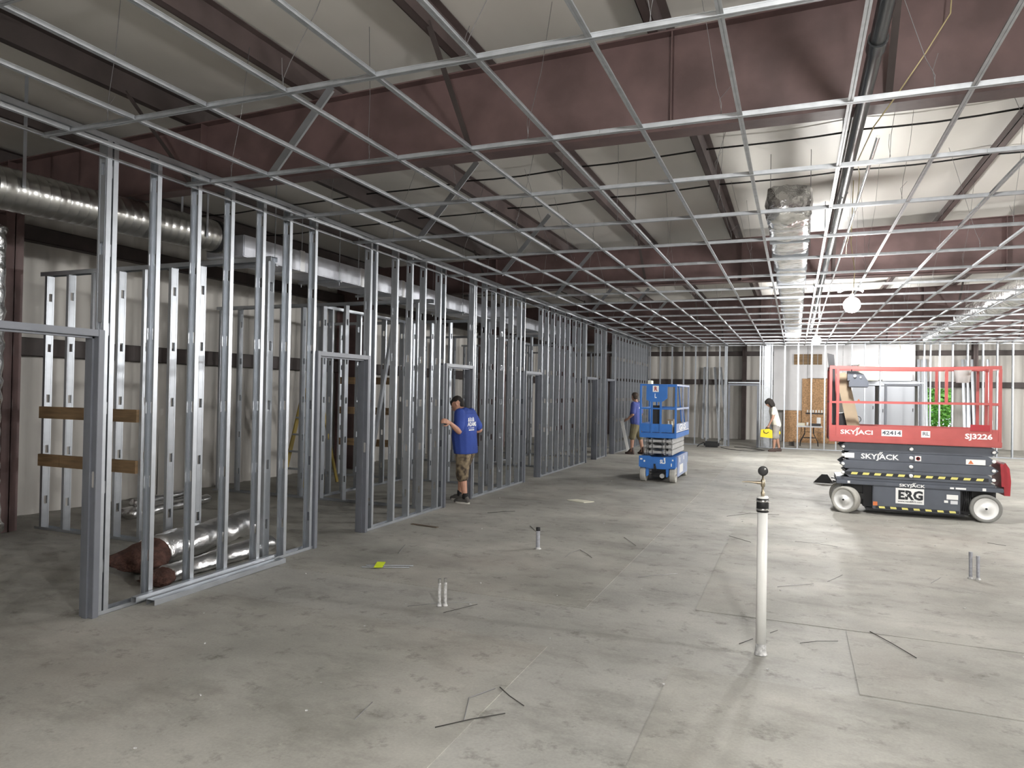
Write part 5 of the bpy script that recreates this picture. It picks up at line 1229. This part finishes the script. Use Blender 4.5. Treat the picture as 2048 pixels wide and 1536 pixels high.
# bundles of loose studs leaning on the far wall
LSL = ['loose steel stud on the far wall, next to the grey cabinet', 'loose steel stud on the far wall, second left of the green doorway', 'loose steel stud on the far wall, closest to the left side of the green doorway',
       'loose steel stud on the far wall, closest to the right side of the green doorway', 'loose steel stud on the far wall, second right of the green doorway', 'loose steel stud on the far wall, third right of the green doorway', 'loose steel stud standing apart on the far wall, right of the doorway',
       'steeply slanting loose steel stud on the far wall right of the blue lift', 'most slanted loose steel stud on the far wall left of the far door frame', 'slightly slanted loose steel stud on the far wall behind the blue lift', 'upright loose steel stud on the far wall behind the blue lift']
for k, (x, lean) in enumerate(((4.17, .02), (4.28, .01), (4.39, .02), (5.55, .02), (5.70, .05), (5.84, .03), (6.35, .06), (-2.75, .28), (-2.45, .35), (-3.2, .12), (-3.4, .02))):
    zt = 3.2 if x > 0 else 2.9
    p0, p1 = Vector((x, 28.75-.02*k % .1, .003)), Vector((x-lean, 29.22, zt)); m_ = MB(); m_.bar(p0, p1, .09, .004, up=(0,1,0)); m_.bar(p0+Vector((.043,-.02,0)), p1+Vector((.043,-.02,0)), .004, .036, up=(0,1,0)); m_.bar(p0+Vector((-.043,-.02,0)), p1+Vector((-.043,-.02,0)), .004, .036, up=(0,1,0))
    tag(m_.build('loose_stud', M['galv']), LSL[k], 'stud', 'loose studs on the far wall by the doorway' if x > 0 else 'loose studs on the far wall beyond the blue lift')
# black bag beside the far studs near the blue lift
m_ = MB(); m_.bbox(-2.85, -2.35, 24.3, 24.6, .0, .20, .05); m_.tube([(-2.85, 24.4, .15), (-3.0, 24.35, .08), (-3.05, 24.3, .02)], .02, 6); tag(m_.build('tool_bag', M['black']), 'black tool bag on the floor right of the blue lift', 'bag')
m_ = MB(); m_.tube([(-2.3, 24.4, .012), (-1.9, 23.6, .012), (-1.2, 23.3, .012), (-.9, 23.9, .012), (-1.3, 24.6, .012), (-1.9, 24.9, .012)], .010, 6); tag(m_.build('floor_cable', M['darkwire']), 'dark cable curling over the floor by the far door frame', 'cable')
# yellow step ladder in the left room
t = thing('step_ladder', 'yellow step ladder glimpsed through the nearest stud rooms', 'ladder', (-8.2, 10.3, 0))
for s in (-1, 1):
    MB().bar((-8.2+s*.24, 10.0, .003), (-8.2+s*.16, 10.45, 1.75), .03, .07).build('front_rail', M['ladder'], t); MB().bar((-8.2+s*.24, 10.95, .003), (-8.2+s*.16, 10.48, 1.72), .025, .05).build('rear_rail', M['ladder'], t)
for k in range(5):
    z = .3+.3*k; MB().box(-8.42+.01*k, -7.98-.01*k, 10.04+.077*k, 10.12+.077*k, z, z+.03).build('step', M['galv'], t)
# ================================================================== OUTSIDE THE FAR DOORWAY
gr = MB().box(-2, 14, YF+.3, 46, -.2, -.05).build('ground_outside', M['grass']); struct(gr, 'grass outside the far doorway')
def bush(c, rx, rz, n, label, seed):
    rnd = random.Random(seed); m_ = MB(); t = thing('shrub', label, 'shrub', (c[0], c[1], -.05))
    for k in range(n):
        a, b = rnd.uniform(0, 6.283), math.acos(rnd.uniform(-.5, 1)); q = rnd.uniform(.6, 1)
        p = Vector((c[0]+rx*q*math.sin(b)*math.cos(a), c[1]+rx*q*math.sin(b)*math.sin(a), max(.05, rz*.45+rz*.6*q*math.cos(b))))
        d = Vector((rnd.uniform(-1,1), rnd.uniform(-1,1), rnd.uniform(-.6,.6))).normalized(); u = d.orthogonal().normalized(); s = rnd.uniform(.06, .13)
        nrm = d.cross(u)*.012
        m_.add([p-d*s, p+u*s*.5+nrm, p+d*s, p-u*s*.5+nrm], [(0,1,2,3)])
    m_.build('foliage', M['leaf'], t, kind='stuff')
    m_ = MB(); m_.tube([(c[0], c[1], -.05), (c[0]+.05, c[1], rz*.4), (c[0], c[1]+.05, rz*.8)], [.05, .035, .01], 7); m_.build('stem', M['wood'], t)
bush((5.6, 33.6, 0), 1.6, 2.7, 5000, 'leafy green shrub outside the far doorway, nearer one', 1); bush((7.4, 38.0, 0), 2.4, 3.8, 5000, 'leafy green shrub outside the far doorway, farther one', 2)
